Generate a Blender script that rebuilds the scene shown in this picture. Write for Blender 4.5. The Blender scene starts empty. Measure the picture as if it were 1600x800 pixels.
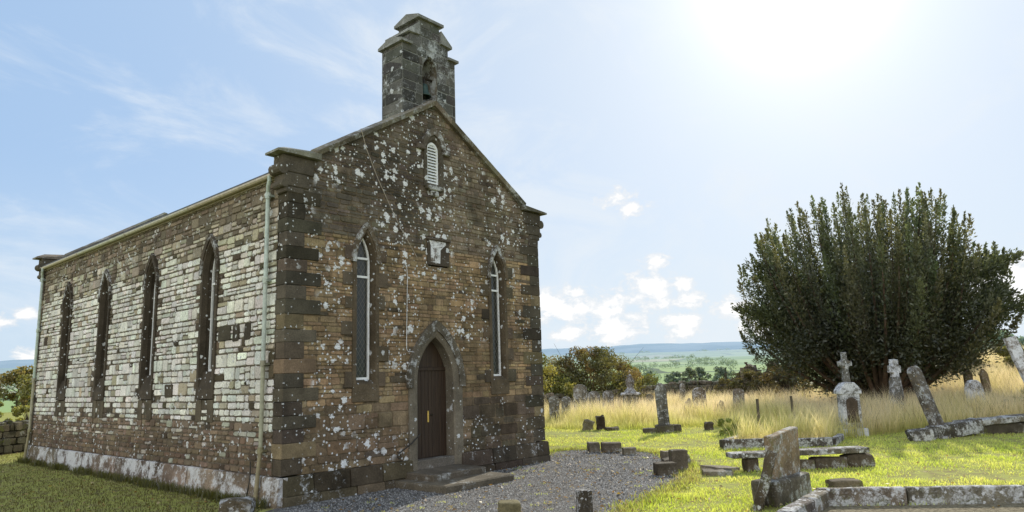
import bpy, bmesh, math, random
import numpy as np
from mathutils import Vector, Matrix, noise as mnoise

random.seed(7)
RNG = np.random.default_rng(11)
sc = bpy.context.scene
COL = sc.collection
R = math.radians
GZ = -0.6                                   # level of the churchyard (z = 0 is the top of the church plinth)
SUN_AZ, SUN_EL = R(16.5), R(29.5)           # azimuth measured from +X towards +Y
SUN = Vector((math.cos(SUN_EL)*math.cos(SUN_AZ), math.cos(SUN_EL)*math.sin(SUN_AZ), math.sin(SUN_EL)))

def sstep(a, b, x):
    t = np.clip((np.asarray(x, float)-a)/(b-a), 0, 1)
    return t*t*(3-2*t)

def G(x, y):
    """terrain height"""
    x = np.asarray(x, float); y = np.asarray(y, float)
    d = np.hypot(x-2, y-2)
    ang = np.degrees(np.arctan2(y+13.3, x+7.85))
    rise = 2.7*sstep(24, 66, d)*sstep(19, 6, ang)*sstep(-60, -20, ang)
    z = GZ + rise*sstep(260, 110, d)
    z = z - 4.5*sstep(85, 260, d)
    z = z + 12.5*sstep(420, 760, d) + 24*sstep(800, 1600, d) + 60*sstep(1500, 3200, d)
    z = z + 0.05*np.sin(x*0.31+1)*np.cos(y*0.27)*sstep(9, 20, d)
    z = z + 3.0*np.sin(x*0.004+0.7)*np.cos(y*0.005)*sstep(300, 900, d)
    return z
def g1(x, y): return float(G(x, y))

# ------------------------------------------------------------------ node helpers
def new_mat(name):
    m = bpy.data.materials.new(name); m.use_nodes = True
    nt = m.node_tree; nt.nodes.clear()
    return m, nt
def nd(nt, t, props=None, **ins):
    n = nt.nodes.new('ShaderNode'+t)
    for k, v in (props or {}).items(): setattr(n, k, v)
    for k, v in ins.items():
        key = int(k[1:]) if (k[0] == 'i' and k[1:].isdigit()) else k.replace('_', ' ')
        s = n.inputs[key]
        if isinstance(v, bpy.types.NodeSocket): nt.links.new(v, s)
        else: s.default_value = v
    return n
def math_(nt, op, a, b=0.0, c=0.0, clamp=False):
    n = nt.nodes.new('ShaderNodeMath'); n.operation = op; n.use_clamp = clamp
    for i, v in enumerate((a, b, c)):
        if isinstance(v, bpy.types.NodeSocket): nt.links.new(v, n.inputs[i])
        else: n.inputs[i].default_value = v
    return n.outputs[0]
def mix(nt, f, a, b, bt='MIX'):
    n = nt.nodes.new('ShaderNodeMix'); n.data_type = 'RGBA'; n.blend_type = bt
    for k, v in ((0, f), (6, a), (7, b)):
        if isinstance(v, bpy.types.NodeSocket): nt.links.new(v, n.inputs[k])
        else: n.inputs[k].default_value = v if not isinstance(v, tuple) or len(v) == 4 else (*v, 1)
    return n.outputs[2]
def maprange(nt, v, a, b, c=0.0, d=1.0, smooth=True):
    n = nt.nodes.new('ShaderNodeMapRange'); n.interpolation_type = 'SMOOTHSTEP' if smooth else 'LINEAR'
    nt.links.new(v, n.inputs[0])
    for i, q in enumerate((a, b, c, d)): n.inputs[i+1].default_value = q
    return n.outputs[0]
def coords(nt): return nd(nt, 'TexCoord').outputs['Object']
def noise(nt, vec, scale, detail=4, rough=0.55, dist=0.0):
    return nd(nt, 'TexNoise', Vector=vec, Scale=scale, Detail=detail, Roughness=rough, Distortion=dist).outputs
def finish(nt, bsdf): 
    o = nt.nodes.new('ShaderNodeOutputMaterial'); nt.links.new(bsdf, o.inputs[0])
def principled(nt, col, rough=0.85, bump=None, bstr=0.4, bdist=0.02, spec=0.3, metal=0.0):
    p = nd(nt, 'BsdfPrincipled', Base_Color=col if not isinstance(col, tuple) else (*col[:3], 1), Roughness=rough, Metallic=metal)
    p.inputs['Specular IOR Level'].default_value = spec
    if bump is not None:
        b = nd(nt, 'Bump', Strength=bstr, Distance=bdist, Height=bump)
        nt.links.new(b.outputs[0], p.inputs['Normal'])
    return p.outputs[0]
def grey(nt, sock): return sock

def lichen_spots(nt, co, scale, keep, rmax, dist=0.12):
    """round crusty spots: one possible disc per cell, warped"""
    w = noise(nt, co, scale*3.2, 3, 0.6)[1]
    wv = nd(nt, 'VectorMath', {'operation': 'SUBTRACT'}, i0=w, i1=(0.5, 0.5, 0.5)).outputs[0]
    wv2 = nd(nt, 'VectorMath', {'operation': 'SCALE'}, i0=wv, Scale=dist*3.4/scale*2).outputs[0]
    v = nd(nt, 'VectorMath', {'operation': 'ADD'}, i0=co, i1=wv2).outputs[0]
    vo = nd(nt, 'TexVoronoi', Vector=v, Scale=scale)
    sep = nd(nt, 'SeparateColor', Color=vo.outputs['Color']).outputs
    on = math_(nt, 'LESS_THAN', sep[0], keep)
    rad = math_(nt, 'MULTIPLY_ADD', math_(nt, 'POWER', sep[1], 1.15), rmax, rmax*0.3)
    d = math_(nt, 'SUBTRACT', rad, vo.outputs['Distance'])
    m = maprange(nt, d, 0.0, 0.06)
    return math_(nt, 'MULTIPLY', m, on)

def stone_material(name, tint=(1, 1, 1), base=None, blotch=0.0, blotch_scale=5, spots=None, stain=0.3, rough=0.9,
                   moss=0.0, white=(0.66, 0.67, 0.66), fine=26, bstr=0.5, spot_dir=None, bdist=0.02, zdark=None, streak=0.0, pits=0.0, ochre=0.0):
    """weathered stone.  base colour from the 'col' attribute when base is None."""
    m, nt = new_mat(name); co = coords(nt)
    if base is None: c = nd(nt, 'Attribute', {'attribute_name': 'col'}).outputs['Color']
    else: c = (*base, 1)
    n1 = noise(nt, co, fine, 5, 0.65)[0]; n2 = noise(nt, co, 2.3, 4, 0.6)[0]; n3 = noise(nt, co, 0.6, 3, 0.5)[0]
    f1 = maprange(nt, n1, 0.25, 0.75, 0.62, 1.35, False)
    f2 = maprange(nt, n2, 0.3, 0.7, 1-stain, 1+stain*0.7, False)
    f3 = maprange(nt, n3, 0.3, 0.7, 1-stain*0.6, 1+stain*0.5, False)
    k = math_(nt, 'MULTIPLY', math_(nt, 'MULTIPLY', f1, f2), f3)
    kk = nd(nt, 'CombineColor', Red=k, Green=k, Blue=k).outputs[0]
    c = mix(nt, 1.0, c, kk, 'MULTIPLY')
    if tint != (1, 1, 1): c = mix(nt, 1.0, c, tint, 'MULTIPLY')
    if streak:
        mp = nd(nt, 'Mapping', Vector=co, Scale=(6, 6, 0.5)).outputs[0]
        s = maprange(nt, noise(nt, mp, 1.0, 4, 0.6)[0], 0.5, 0.68)
        c = mix(nt, math_(nt, 'MULTIPLY', s, streak), c, (0.03, 0.026, 0.02))
    if pits:
        pm = maprange(nt, noise(nt, co, 9.0, 6, 0.7)[0], 0.57, 0.66); c = mix(nt, math_(nt, 'MULTIPLY', pm, pits), c, (0.10, 0.08, 0.055))
    if moss:
        mm = maprange(nt, noise(nt, co, 3.1, 5, 0.7, 0.4)[0], 0.54, 0.66)
        c = mix(nt, math_(nt, 'MULTIPLY', mm, moss), c, (0.10, 0.11, 0.025))
    mask = None
    def add(mask, q): return q if mask is None else math_(nt, 'MAXIMUM', mask, q)
    if blotch:
        b = noise(nt, co, blotch_scale, 8, 0.72, 0.3)[0]
        big = noise(nt, co, blotch_scale*0.28, 2, 0.5)[0]
        s = math_(nt, 'MULTIPLY_ADD', big, 0.55, b)
        t = 1.0-0.2*blotch
        fr = noise(nt, co, blotch_scale*6, 4, 0.7)[0]
        s = math_(nt, 'MULTIPLY_ADD', fr, 0.42, s); t += 0.21
        mask = add(mask, math_(nt, 'MULTIPLY', maprange(nt, s, t-0.07, t+0.12), 0.85))
    for sp in (spots or []):
        q = lichen_spots(nt, co, *sp[:3])
        if len(sp) > 3:      # sp[3] = threshold of a broad clustering noise
            cn_ = noise(nt, co, 0.75, 2, 0.5)[0]
            if len(sp) > 4:     # more of them towards one end of the wall
                cn_ = math_(nt, 'MULTIPLY_ADD', nd(nt, 'SeparateXYZ', Vector=co).outputs[0], sp[4], cn_)
            cl = maprange(nt, cn_, sp[3], sp[3]+0.10)
            q = math_(nt, 'MULTIPLY', q, cl)
        mask = add(mask, q)
    if ochre:
        om = maprange(nt, noise(nt, co, 6.5, 6, 0.7, .2)[0], .60, .68); c = mix(nt, math_(nt, 'MULTIPLY', om, ochre), c, (.30, .20, .045))
    bump = n1
    if mask is not None:
        wv = maprange(nt, noise(nt, co, 38, 3, 0.6)[0], 0.25, 0.75, 0.62, 1.12, False)
        wc = mix(nt, 1.0, white, nd(nt, 'CombineColor', Red=wv, Green=wv, Blue=wv).outputs[0], 'MULTIPLY')
        c = mix(nt, mask, c, wc)
        bump = math_(nt, 'MULTIPLY_ADD', mask, 0.5, n1)
    finish(nt, principled(nt, c, rough, bump, bstr, bdist, 0.15))
    return m

def leaf_material(name, trans=0.45, tint=(1, 1, 1), rough=0.6, tt=(1.25, 1.2, 0.6)):
    m, nt = new_mat(name)
    c = nd(nt, 'Attribute', {'attribute_name': 'col'}).outputs['Color']
    if tint != (1, 1, 1): c = mix(nt, 1.0, c, tint, 'MULTIPLY')
    d = nd(nt, 'BsdfDiffuse', Color=c).outputs[0]
    t = nd(nt, 'BsdfTranslucent', Color=mix(nt, 1.0, c, tt, 'MULTIPLY')).outputs[0]
    s = nd(nt, 'MixShader', i0=trans, i1=d, i2=t).outputs[0]
    gl = nd(nt, 'BsdfGlossy', Color=(1, 1, 1, 1), Roughness=0.45).outputs[0]
    s = nd(nt, 'MixShader', i0=0.035, i1=s, i2=gl).outputs[0]
    finish(nt, s); return m

def attr_material(name, rough=0.8, spec=0.3, var=0.25, scale=20, bstr=0.2, metal=0.0):
    m, nt = new_mat(name); co = coords(nt)
    c = nd(nt, 'Attribute', {'attribute_name': 'col'}).outputs['Color']
    n1 = noise(nt, co, scale, 5, 0.6)[0]
    k = maprange(nt, n1, 0.25, 0.75, 1-var, 1+var, False)
    c = mix(nt, 1.0, c, nd(nt, 'CombineColor', Red=k, Green=k, Blue=k).outputs[0], 'MULTIPLY')
    finish(nt, principled(nt, c, rough, n1, bstr, 0.01, spec, metal)); return m

# ------------------------------------------------------------------ mesh builder
class MB:
    def __init__(s): s.v = []; s.f = []; s.c = []
    def add(s, vs, fs, col=(1, 1, 1)):
        b = len(s.v)
        s.v += [tuple(q) for q in vs]
        s.f += [tuple(i+b for i in q) for q in fs]
        if len(col) and isinstance(col[0], (tuple, list)): s.c += [tuple(q) for q in col]
        else: s.c += [tuple(col)]*len(vs)
    def box(s, lo, hi, col=(1, 1, 1), bev=0.0, jit=0.0):
        (x0, y0, z0), (x1, y1, z1) = lo, hi
        if bev <= 0 and jit <= 0:
            vs = [(x0,y0,z0),(x1,y0,z0),(x1,y1,z0),(x0,y1,z0),(x0,y0,z1),(x1,y0,z1),(x1,y1,z1),(x0,y1,z1)]
            s.add(vs, [(0,3,2,1),(4,5,6,7),(0,1,5,4),(1,2,6,5),(2,3,7,6),(3,0,4,7)], col); return
        bm = bmesh.new(); bmesh.ops.create_cube(bm, size=1)
        for q in bm.verts:
            q.co = Vector(((x0+x1)/2+q.co.x*(x1-x0), (y0+y1)/2+q.co.y*(y1-y0), (z0+z1)/2+q.co.z*(z1-z0)))
            if jit: q.co += Vector((random.uniform(-jit, jit), random.uniform(-jit, jit), random.uniform(-jit, jit)))
        if bev > 0:
            bmesh.ops.bevel(bm, geom=bm.edges[:], offset=bev, segments=1, affect='EDGES')
        s.addbm(bm, col)
    def addbm(s, bm, col=(1, 1, 1)):
        bm.verts.index_update()
        s.add([q.co[:] for q in bm.verts], [[q.index for q in f.verts] for f in bm.faces], col); bm.free()
    def prism(s, poly, fn, d0, d1, col=(1, 1, 1)):
        n = len(poly)
        vs = [fn(u, v, d0) for u, v in poly]+[fn(u, v, d1) for u, v in poly]
        fs = [tuple(range(n))[::-1], tuple(range(n, 2*n))]+[(i, (i+1) % n, n+(i+1) % n, n+i) for i in range(n)]
        s.add(vs, fs, col)
    def strips(s, loops, col=(1, 1, 1), closed=True, cols=None):
        n = len(loops[0]); vs = [p for l in loops for p in l]; fs = []
        for k in range(len(loops)-1):
            for i in range(n if closed else n-1):
                j = (i+1) % n
                fs.append((k*n+i, k*n+j, (k+1)*n+j, (k+1)*n+i))
        s.add(vs, fs, col if cols is None else [c for c in cols for _ in range(n)])
    def tube(s, pts, rad, n=8, col=(1, 1, 1), cap=True):
        pts = [Vector(p) for p in pts]
        if not isinstance(rad, (list, tuple)): rad = [rad]*len(pts)
        ref = Vector((0.13, 0.27, 0.95)); loops = []
        for i, p in enumerate(pts):
            t = (pts[min(i+1, len(pts)-1)]-pts[max(i-1, 0)]).normalized()
            a = t.cross(ref)
            if a.length < 1e-3: a = t.cross(Vector((1, 0, 0)))
            a.normalize(); b = t.cross(a)
            loops.append([tuple(p+(a*math.cos(2*math.pi*k/n)+b*math.sin(2*math.pi*k/n))*rad[i]) for k in range(n)])
        b0 = len(s.v); s.strips(loops, col)
        if cap:
            s.f.append(tuple(range(b0, b0+n))); m = b0+(len(pts)-1)*n; s.f.append(tuple(range(m, m+n)))
    def build(s, name, mat, parent=None, world=True, smooth=False):
        v = np.array(s.v, dtype=np.float32).reshape(-1, 3)
        if parent is not None and world: v = v-np.array(parent_loc(parent), dtype=np.float32)
        me = bpy.data.meshes.new(name)
        me.from_pydata(v.tolist(), [], s.f)
        a = me.color_attributes.new('col', 'FLOAT_COLOR', 'POINT')
        c = np.ones((len(s.v), 4), dtype=np.float32); c[:, :3] = np.array(s.c, dtype=np.float32).reshape(-1, 3)
        a.data.foreach_set('color', c.ravel())
        if smooth: me.polygons.foreach_set('use_smooth', [True]*len(me.polygons))
        me.materials.append(mat); me.update()
        o = bpy.data.objects.new(name, me); COL.objects.link(o)
        if parent is not None: o.parent = parent
        return o
def parent_loc(p):
    l = Vector(p.location)
    while p.parent is not None:
        p = p.parent; l = l+Vector(p.location)
    return l
def raw_mesh(name, V, F, C, mat, parent=None):
    """numpy triangles/quads"""
    me = bpy.data.meshes.new(name); k = F.shape[1]
    me.vertices.add(len(V)); me.vertices.foreach_set('co', V.astype(np.float32).ravel())
    me.loops.add(F.size); me.loops.foreach_set('vertex_index', F.astype(np.int32).ravel())
    me.polygons.add(len(F)); me.polygons.foreach_set('loop_start', np.arange(0, F.size, k, dtype=np.int32))
    a = me.color_attributes.new('col', 'FLOAT_COLOR', 'POINT')
    c = np.ones((len(V), 4), dtype=np.float32); c[:, :3] = C; a.data.foreach_set('color', c.ravel())
    me.materials.append(mat); me.update(calc_edges=True); me.validate()
    o = bpy.data.objects.new(name, me); COL.objects.link(o)
    if parent is not None: o.parent = parent
    return o
def tag(o, label=None, cat=None, group=None, kind=None):
    if label: o['label'] = label
    if cat: o['category'] = cat
    if group: o['group'] = group
    if kind: o['kind'] = kind
    return o
def thing(name, label, cat, loc=(0, 0, 0), rz=0.0, group=None, rx=0.0, ry=0.0):
    o = bpy.data.objects.new(name, None); COL.objects.link(o); o.location = loc
    o.rotation_euler = (rx, ry, rz); o.empty_display_size = 0.2
    return tag(o, label, cat, group)

# ================================================================== MATERIALS
M = {}
M['side'] = stone_material('side_masonry', stain=0.22, spots=[(6.5, 0.34, 0.34, 0.44), (12, .22, .38)], white=(0.66, 0.66, 0.63), bstr=0.8, pits=0.55)
M['front'] = stone_material('front_masonry', stain=0.45, spots=[(3.6, 0.55, 0.30, 0.50, -.022), (5.2, 0.42, 0.32, 0.50, -.02), (8.5, 0.36, 0.34, 0.45, -.012), (15, 0.30, 0.36, .42, -.006)], bstr=0.8, streak=0.3, white=(.84, .84, .83))
M['dressed'] = stone_material('dressed_stone', stain=0.35, spots=[(7, 0.16, 0.36, 0.45), (15, 0.14, 0.36)], bstr=0.4, fine=34)
M['hood'] = stone_material('hood_stone', stain=0.35, blotch=0.85, blotch_scale=5.5, bstr=0.4, fine=34)
M['plinth_side'] = stone_material('plinth_side', stain=0.45, blotch=1.08, blotch_scale=3.4, white=(0.66, 0.66, 0.65), spots=[(6, .4, .34), (12, .3, .36)], pits=.6)
M['plinth_front'] = stone_material('plinth_front', stain=0.4, blotch=0.45, blotch_scale=4.5, spots=[(10, .12, .35)])
M['belfry'] = stone_material('belfry_stone', stain=0.35, blotch=0.55, blotch_scale=3.6, spots=[(6, 0.2, 0.36)], white=(0.55, 0.57, 0.57))
M['coping'] = stone_material('coping_stone', stain=0.35, blotch=0.75, blotch_scale=4.0, white=(0.5, 0.51, 0.5))
M['grave'] = stone_material('grave_stone', ochre=.55, tint=(.66, .62, .56), stain=0.4, blotch=.9, blotch_scale=5, white=(0.56, 0.57, 0.58), bstr=0.6, streak=.5, spots=[(14, .2, .36)])
M['grave_white'] = stone_material('grave_stone_white', tint=(.75, .7, .64), stain=0.35, streak=.4, blotch=1.4, blotch_scale=4.0, white=(0.74, 0.75, 0.78), bstr=0.5)
M['grave_brown'] = stone_material('grave_stone_brown', stain=0.4, blotch=0.8, blotch_scale=7, streak=.35, white=(0.52, 0.53, 0.5), spots=[(11, .22, .34)], moss=0.6)
M['kerb'] = stone_material('kerb_stone', ochre=.5, tint=(.6, .56, .5), stain=0.4, blotch=0.95, blotch_scale=6, white=(0.62, 0.62, 0.61), streak=.4, moss=0.5, bstr=0.6, spots=[(13, .2, .36)])
M['rubble'] = stone_material('rubble_stone', tint=(.75, .7, .62), stain=0.45, blotch=0.5, blotch_scale=5, moss=0.7, bstr=0.7, white=(0.5, 0.5, 0.48))
M['mossy'] = stone_material('mossy_wall', stain=0.4, blotch=0.35, blotch_scale=2.2, moss=0.9, bstr=0.7, white=(0.5, 0.5, 0.47))
M['step'] = stone_material('step_stone', stain=0.3, blotch=0.5, blotch_scale=5, white=(0.5, 0.5, 0.47))
M['slate'] = attr_material('roof_slate', 0.6, 0.4, 0.35, 6)
M['pipe'] = attr_material('pipe_paint', 0.5, 0.4, 0.3, 9, 0.25)
M['white'] = attr_material('white_paint', 0.5, 0.4, 0.12, 14, 0.1)
M['iron'] = attr_material('iron', 0.6, 0.4, 0.4, 30, 0.3)
M['brass'] = attr_material('brass', 0.35, 0.5, 0.1, 30, 0.1, 0.9)
M['bronze'] = attr_material('bronze', 0.55, 0.5, 0.35, 12, 0.2, 0.5)
M['wood'] = attr_material('weathered_wood', 0.85, 0.2, 0.35, 18, 0.4)
M['bark'] = stone_material('bark', base=None, stain=0.4, bstr=0.8, fine=18)
M['leaf'] = leaf_material('leaves', 0.45)
M['yewleaf'] = leaf_material('yew_leaves', 0.40)
M['blade'] = leaf_material('grass_blades', 0.55, tt=(1.25, 1.2, .75))
M['straw'] = leaf_material('straw_blades', 0.58, tt=(1.15, 1.08, .95))

# door paint: brown boards
m, nt = new_mat('door_boards'); co = coords(nt)
mp = nd(nt, 'Mapping', Vector=co, Scale=(30, 30, 1.2)).outputs[0]
n1 = noise(nt, mp, 1.0, 4, 0.6)[0]
c = mix(nt, maprange(nt, n1, 0.3, 0.7), (0.026, 0.015, 0.009), (0.055, 0.033, 0.019))
finish(nt, principled(nt, c, 0.55, n1, 0.3, 0.004, 0.35)); M['door'] = m

# leaded glass: dark, glossy, a lattice of lead lines over it
def glass(name, ax):
    m, nt = new_mat(name); co = coords(nt)
    s = nd(nt, 'SeparateXYZ', Vector=co).outputs
    u, v = s[ax], s[2]
    lines = None
    for sg in (1, -1):
        q = math_(nt, 'MULTIPLY_ADD', v, 0.62*sg, u)
        q = math_(nt, 'PINGPONG', q, 0.055)
        l = math_(nt, 'LESS_THAN', q, 0.0055)
        lines = l if lines is None else math_(nt, 'MAXIMUM', lines, l)
    n1 = noise(nt, co, 9, 2)[0]
    col = mix(nt, lines, mix(nt, n1, (0.012, 0.013, 0.011), (0.05, 0.05, 0.04)), (0.11, 0.10, 0.075))
    rough = math_(nt, 'MULTIPLY_ADD', lines, 0.5, 0.12)
    p = nd(nt, 'BsdfPrincipled', Base_Color=col, Roughness=rough)
    b = nd(nt, 'Bump', Strength=0.25, Distance=0.01, Height=noise(nt, co, 14, 2)[0]); nt.links.new(b.outputs[0], p.inputs['Normal'])
    finish(nt, p.outputs[0]); return m
M['glass_front'] = glass('leaded_glass_front', 0); M['glass_side'] = glass('leaded_glass_side', 1)

# ================================================================== CHURCH
W, L = 8.5, 17.33
church = thing('stone_church', 'old stone church with bellcote, dark lancet windows and lichen-spotted gable front', 'church', (W/2, L/2, GZ))
FR = lambda u, v, d: (u, -d, v)             # gable front: u = x, d = outwards
SD = lambda u, v, d: (-d, u, v)             # long side: u = y
RT = lambda u, v, d: (W+d, u, v)
BK = lambda u, v, d: (u, L+d, v)

def hw_lancet(H, zb, zs, za):
    Rr = ((za-zs)**2+H*H)/(2*H)
    def f(v):
        if v < zb or v > za: return None
        if v <= zs: return H
        return max(0.0, math.sqrt(max(Rr*Rr-(v-zs)**2, 0))-(Rr-H))
    return f
def arch_pts(cx, H, zb, zs, za, n=12):
    f = hw_lancet(H, zb, zs, za); zz = [zs+(za-zs)*(1-(1-k/n)**1.6) for k in range(n+1)]
    right = [(cx+H, zb+(zs-zb)*k/3) for k in range(3)]+[(cx+f(z), z) for z in zz[:-1]]
    left = [(2*cx-u, z) for u, z in reversed(right)]
    return right+[(cx, za)]+left             # starts bottom right, anticlockwise over the apex to bottom left

def blk(cx, f, marg):
    def b(v):
        h = f(v)
        return None if h is None else (cx-h-marg, cx+h+marg)
    return b
def free(a, b, ivs):
    out = [(a, b)]
    for s, e in ivs:
        nx = []
        for p, q in out:
            if e <= p or s >= q: nx.append((p, q)); continue
            if s > p: nx.append((p, s))
            if e < q: nx.append((e, q))
        out = nx
    return out
def stone(mb, Mf, a, b, v0, v1, p, col, jit=0.012):
    w, h = b-a, v1-v0
    if w < 0.02 or h < 0.02: return
    c = min(0.028, 0.25*w, 0.25*h); J = lambda: random.uniform(-jit, jit)*min(1, h/0.15)
    ol = [(a+c, v0), (b-c, v0), (b, v0+c), (b, v1-c), (b-c, v1), (a+c, v1), (a, v1-c), (a, v0+c)]
    ol = [(u+J(), v+J()*0.7) for u, v in ol]
    cx, cz = (a+b)/2, (v0+v1)/2; ins = min(0.012, w*0.12, h*0.12)
    tu, tv = random.uniform(-.02, .02), random.uniform(-.03, .03)
    back = [Mf(u, v, 0.0) for u, v in ol]
    front = []
    for u, v in ol:
        uu = u-ins*(1 if u > cx else -1); vv = v-ins*(1 if v > cz else -1)
        front.append(Mf(uu, vv, p+(u-cx)*tu+(v-cz)*tv+random.uniform(-.003, .003)))
    dk = tuple(q*0.7 for q in col)
    mb.add(back+front, [(8, 9, 10, 11, 12, 13, 14, 15)]+[(i, (i+1) % 8, 8+(i+1) % 8, 8+i) for i in range(8)], [dk]*8+[col]*8)
def masonry(mb, Mf, u0, u1, v0, v1, hr, wr, blocked, colf, pr=(0.012, 0.035), mortar=(.1, .08, .06), gap=0.008, split=0.3, mgap=0.06):
    U0 = u0 if callable(u0) else (lambda v: u0); U1 = u1 if callable(u1) else (lambda v: u1)
    v = v0
    while v < v1-1e-6:
        t = random.random(); h = hr[0]+(hr[1]-hr[0])*t*t
        if v+h > v1-0.05: h = v1-v
        vm = v+h/2; iv = []
        for b in blocked:
            q = [b(z) for z in (v+.01, vm, v+h-.01)]; q = [z for z in q if z]
            if q: iv.append((min(z[0] for z in q), max(z[1] for z in q)))
        for a, e in free(U0(vm), U1(vm), iv):
            u = a
            while u < e-0.02:
                w = random.uniform(*wr)*(0.55+0.45*h/hr[1])
                if e-u-w < 0.1: w = e-u
                r = random.random()
                if h > 0.17 and r < split:
                    k = random.uniform(0.35, 0.65)*h
                    stone(mb, Mf, u+gap, u+w-gap, v+gap, v+k-gap*.7, random.uniform(*pr), colf(u+w/2, v+k/2))
                    if random.random() < .5 and w > .3:
                        q = w*random.uniform(.4, .6)
                        stone(mb, Mf, u+gap, u+q-gap, v+k+gap*.7, v+h-gap, random.uniform(*pr), colf(u+w/2, v+k))
                        stone(mb, Mf, u+q+gap, u+w-gap, v+k+gap*.7, v+h-gap, random.uniform(*pr), colf(u+w/2, v+k))
                    else:
                        stone(mb, Mf, u+gap, u+w-gap, v+k+gap*.7, v+h-gap, random.uniform(*pr), colf(u+w/2, v+k))
                else:
                    stone(mb, Mf, u+gap, u+w-gap, v+gap, v+h-gap, random.uniform(*pr), colf(u+w/2, vm))
                u += w
        v += h
    v = v0                                    # mortar bed behind the stones
    while v < v1-1e-6:
        h = min(0.05, v1-v); iv = []
        for b in blocked:
            q = [b(z) for z in (v, v+h)]; q = [z for z in q if z]
            if q:
                s, e = max(z[0] for z in q)+mgap, min(z[1] for z in q)-mgap
                if e > s: iv.append((s, e))
        for a, e in free(min(U0(v), U0(v+h)), max(U1(v), U1(v+h)), iv):
            mb.add([Mf(a, v, 0.004), Mf(e, v, 0.004), Mf(e, v+h, 0.004), Mf(a, v+h, 0.004)], [(0, 1, 2, 3)], mortar)
        v += h

def vary(c, s=0.15, hue=0.06):
    k = random.gauss(1, s); k = max(0.5, min(1.6, k))
    return tuple(max(0.004, q*k*random.uniform(1-hue, 1+hue)) for q in c)

# ---- long side wall
SW = [3.46+3.53*i for i in range(4)]
side_f = hw_lancet(0.45, 1.57, 4.6, 5.56)
CREAM = (0.70, 0.675, 0.595); DARKS = (0.10, 0.078, 0.05)
def side_col(u, v):
    edge = min(abs(u-s) for s in SW); r = random.random()
    n = mnoise.noise(Vector((u*0.55, v*0.8, 3.1)))+0.35*mnoise.noise(Vector((u*1.7, v*2.2, 9.1)))
    low = v+0.35*n
    if v > 5.75+0.3*n: return vary((0.20, 0.165, 0.115), .25)
    if v > 5.1+0.45*n: return vary((0.40, 0.36, 0.27), .22) if r > .25 else vary((.17, .14, .10), .2)
    if low < 0.55: return vary((0.165, 0.118, 0.078), .2) if r > .03 else vary((.40, .37, .30), .15)
    if low < 1.05: return vary((0.21, 0.155, 0.105), .2) if r > .22 else vary((.5, .46, .37), .15)
    if edge < 0.62 and r < 0.5 and v < 5.3: return vary((0.12, 0.095, 0.065), .25)
    if r < 0.035: return vary((.085, .07, .045), .2)
    if r < 0.12: return vary((0.40, 0.35, 0.25), .15)
    return vary(CREAM, .13, .05)
mb = MB()
masonry(mb, SD, 0.36, L-0.3, -0.02, 6.55, (0.12, 0.36), (0.20, 0.58), [blk(s, side_f, -0.04) for s in SW], side_col,
        mortar=(.13, .105, .075), gap=0.011, split=.5)
for y in (1.35, 1.9):                          # two dark put-log stones
    stone(mb, SD, y, y+.3, 2.85, 3.25, .042, (.06, .05, .035))
stone(mb, SD, 5.3, 5.75, 1.6, 1.95, .042, (.08, .065, .045)); stone(mb, SD, 2.3, 2.9, 2.9, 3.25, .042, (.07, .06, .04))
mb.build('side_wall', M['side'], church)
# ---- gable front
XK, ZK, ZAP = 0.62, 6.93, 9.17
slope = (ZAP-ZK)/(W/2-XK)
def gl(v): return 0.0 if v < ZK else XK+(v-ZK)/slope-0.05
def gr(v): return W if v < ZK else W-XK-(v-ZK)/slope+0.05
FWIN = [2.06, 6.62]; DC = 4.24
fw_f = hw_lancet(0.37, 1.60, 4.62, 5.50); lv_f = hw_lancet(0.34, 6.86, 7.95, 8.42); dr_f = hw_lancet(0.90, -0.7, 1.75, 3.24)
def front_col(u, v):
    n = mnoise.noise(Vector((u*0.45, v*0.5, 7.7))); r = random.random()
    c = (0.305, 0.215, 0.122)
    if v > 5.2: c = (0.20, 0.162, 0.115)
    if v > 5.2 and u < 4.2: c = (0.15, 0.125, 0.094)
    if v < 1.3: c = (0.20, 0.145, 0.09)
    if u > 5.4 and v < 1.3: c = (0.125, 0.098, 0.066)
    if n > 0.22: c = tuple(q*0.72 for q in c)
    if r < .06: c = (0.115, 0.09, 0.063)
    elif r < .14: c = (c[0]*1.22, c[1]*1.2, c[2]*1.12)
    return vary(c, .12, .05)
mb = MB()
blks = [blk(x, fw_f, -0.03) for x in FWIN]+[blk(DC, dr_f, -0.04), blk(4.24, lv_f, -0.03), lambda v: (3.98, 4.78) if 4.76 < v < 5.5 else None]
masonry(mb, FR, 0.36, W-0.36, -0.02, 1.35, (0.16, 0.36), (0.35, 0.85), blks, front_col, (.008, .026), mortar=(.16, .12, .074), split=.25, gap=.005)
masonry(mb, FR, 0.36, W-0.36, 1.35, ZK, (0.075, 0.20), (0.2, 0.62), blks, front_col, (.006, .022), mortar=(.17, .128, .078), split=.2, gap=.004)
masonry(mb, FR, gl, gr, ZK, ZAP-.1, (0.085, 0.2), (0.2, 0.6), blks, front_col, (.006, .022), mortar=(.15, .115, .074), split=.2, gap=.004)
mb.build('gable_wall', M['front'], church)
# ---- hidden walls
mb = MB()
masonry(mb, RT, 0.3, L-.3, -0.6, 6.55, (.14, .34), (.3, .8), [], lambda u, v: vary((.2, .15, .1), .2), mortar=(.13, .1, .07))
mb.build('side_wall', M['front'], church)
mb = MB()
masonry(mb, BK, 0.3, W-.3, -0.6, ZK, (.2, .4), (.4, .9), [], lambda u, v: vary((.2, .15, .1), .2), mortar=(.13, .1, .07))
masonry(mb, BK, gl, gr, ZK, ZAP-.1, (.2, .4), (.4, .9), [], lambda u, v: vary((.2, .15, .1), .2), mortar=(.13, .1, .07))
mb.build('gable_wall', M['front'], church)
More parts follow.
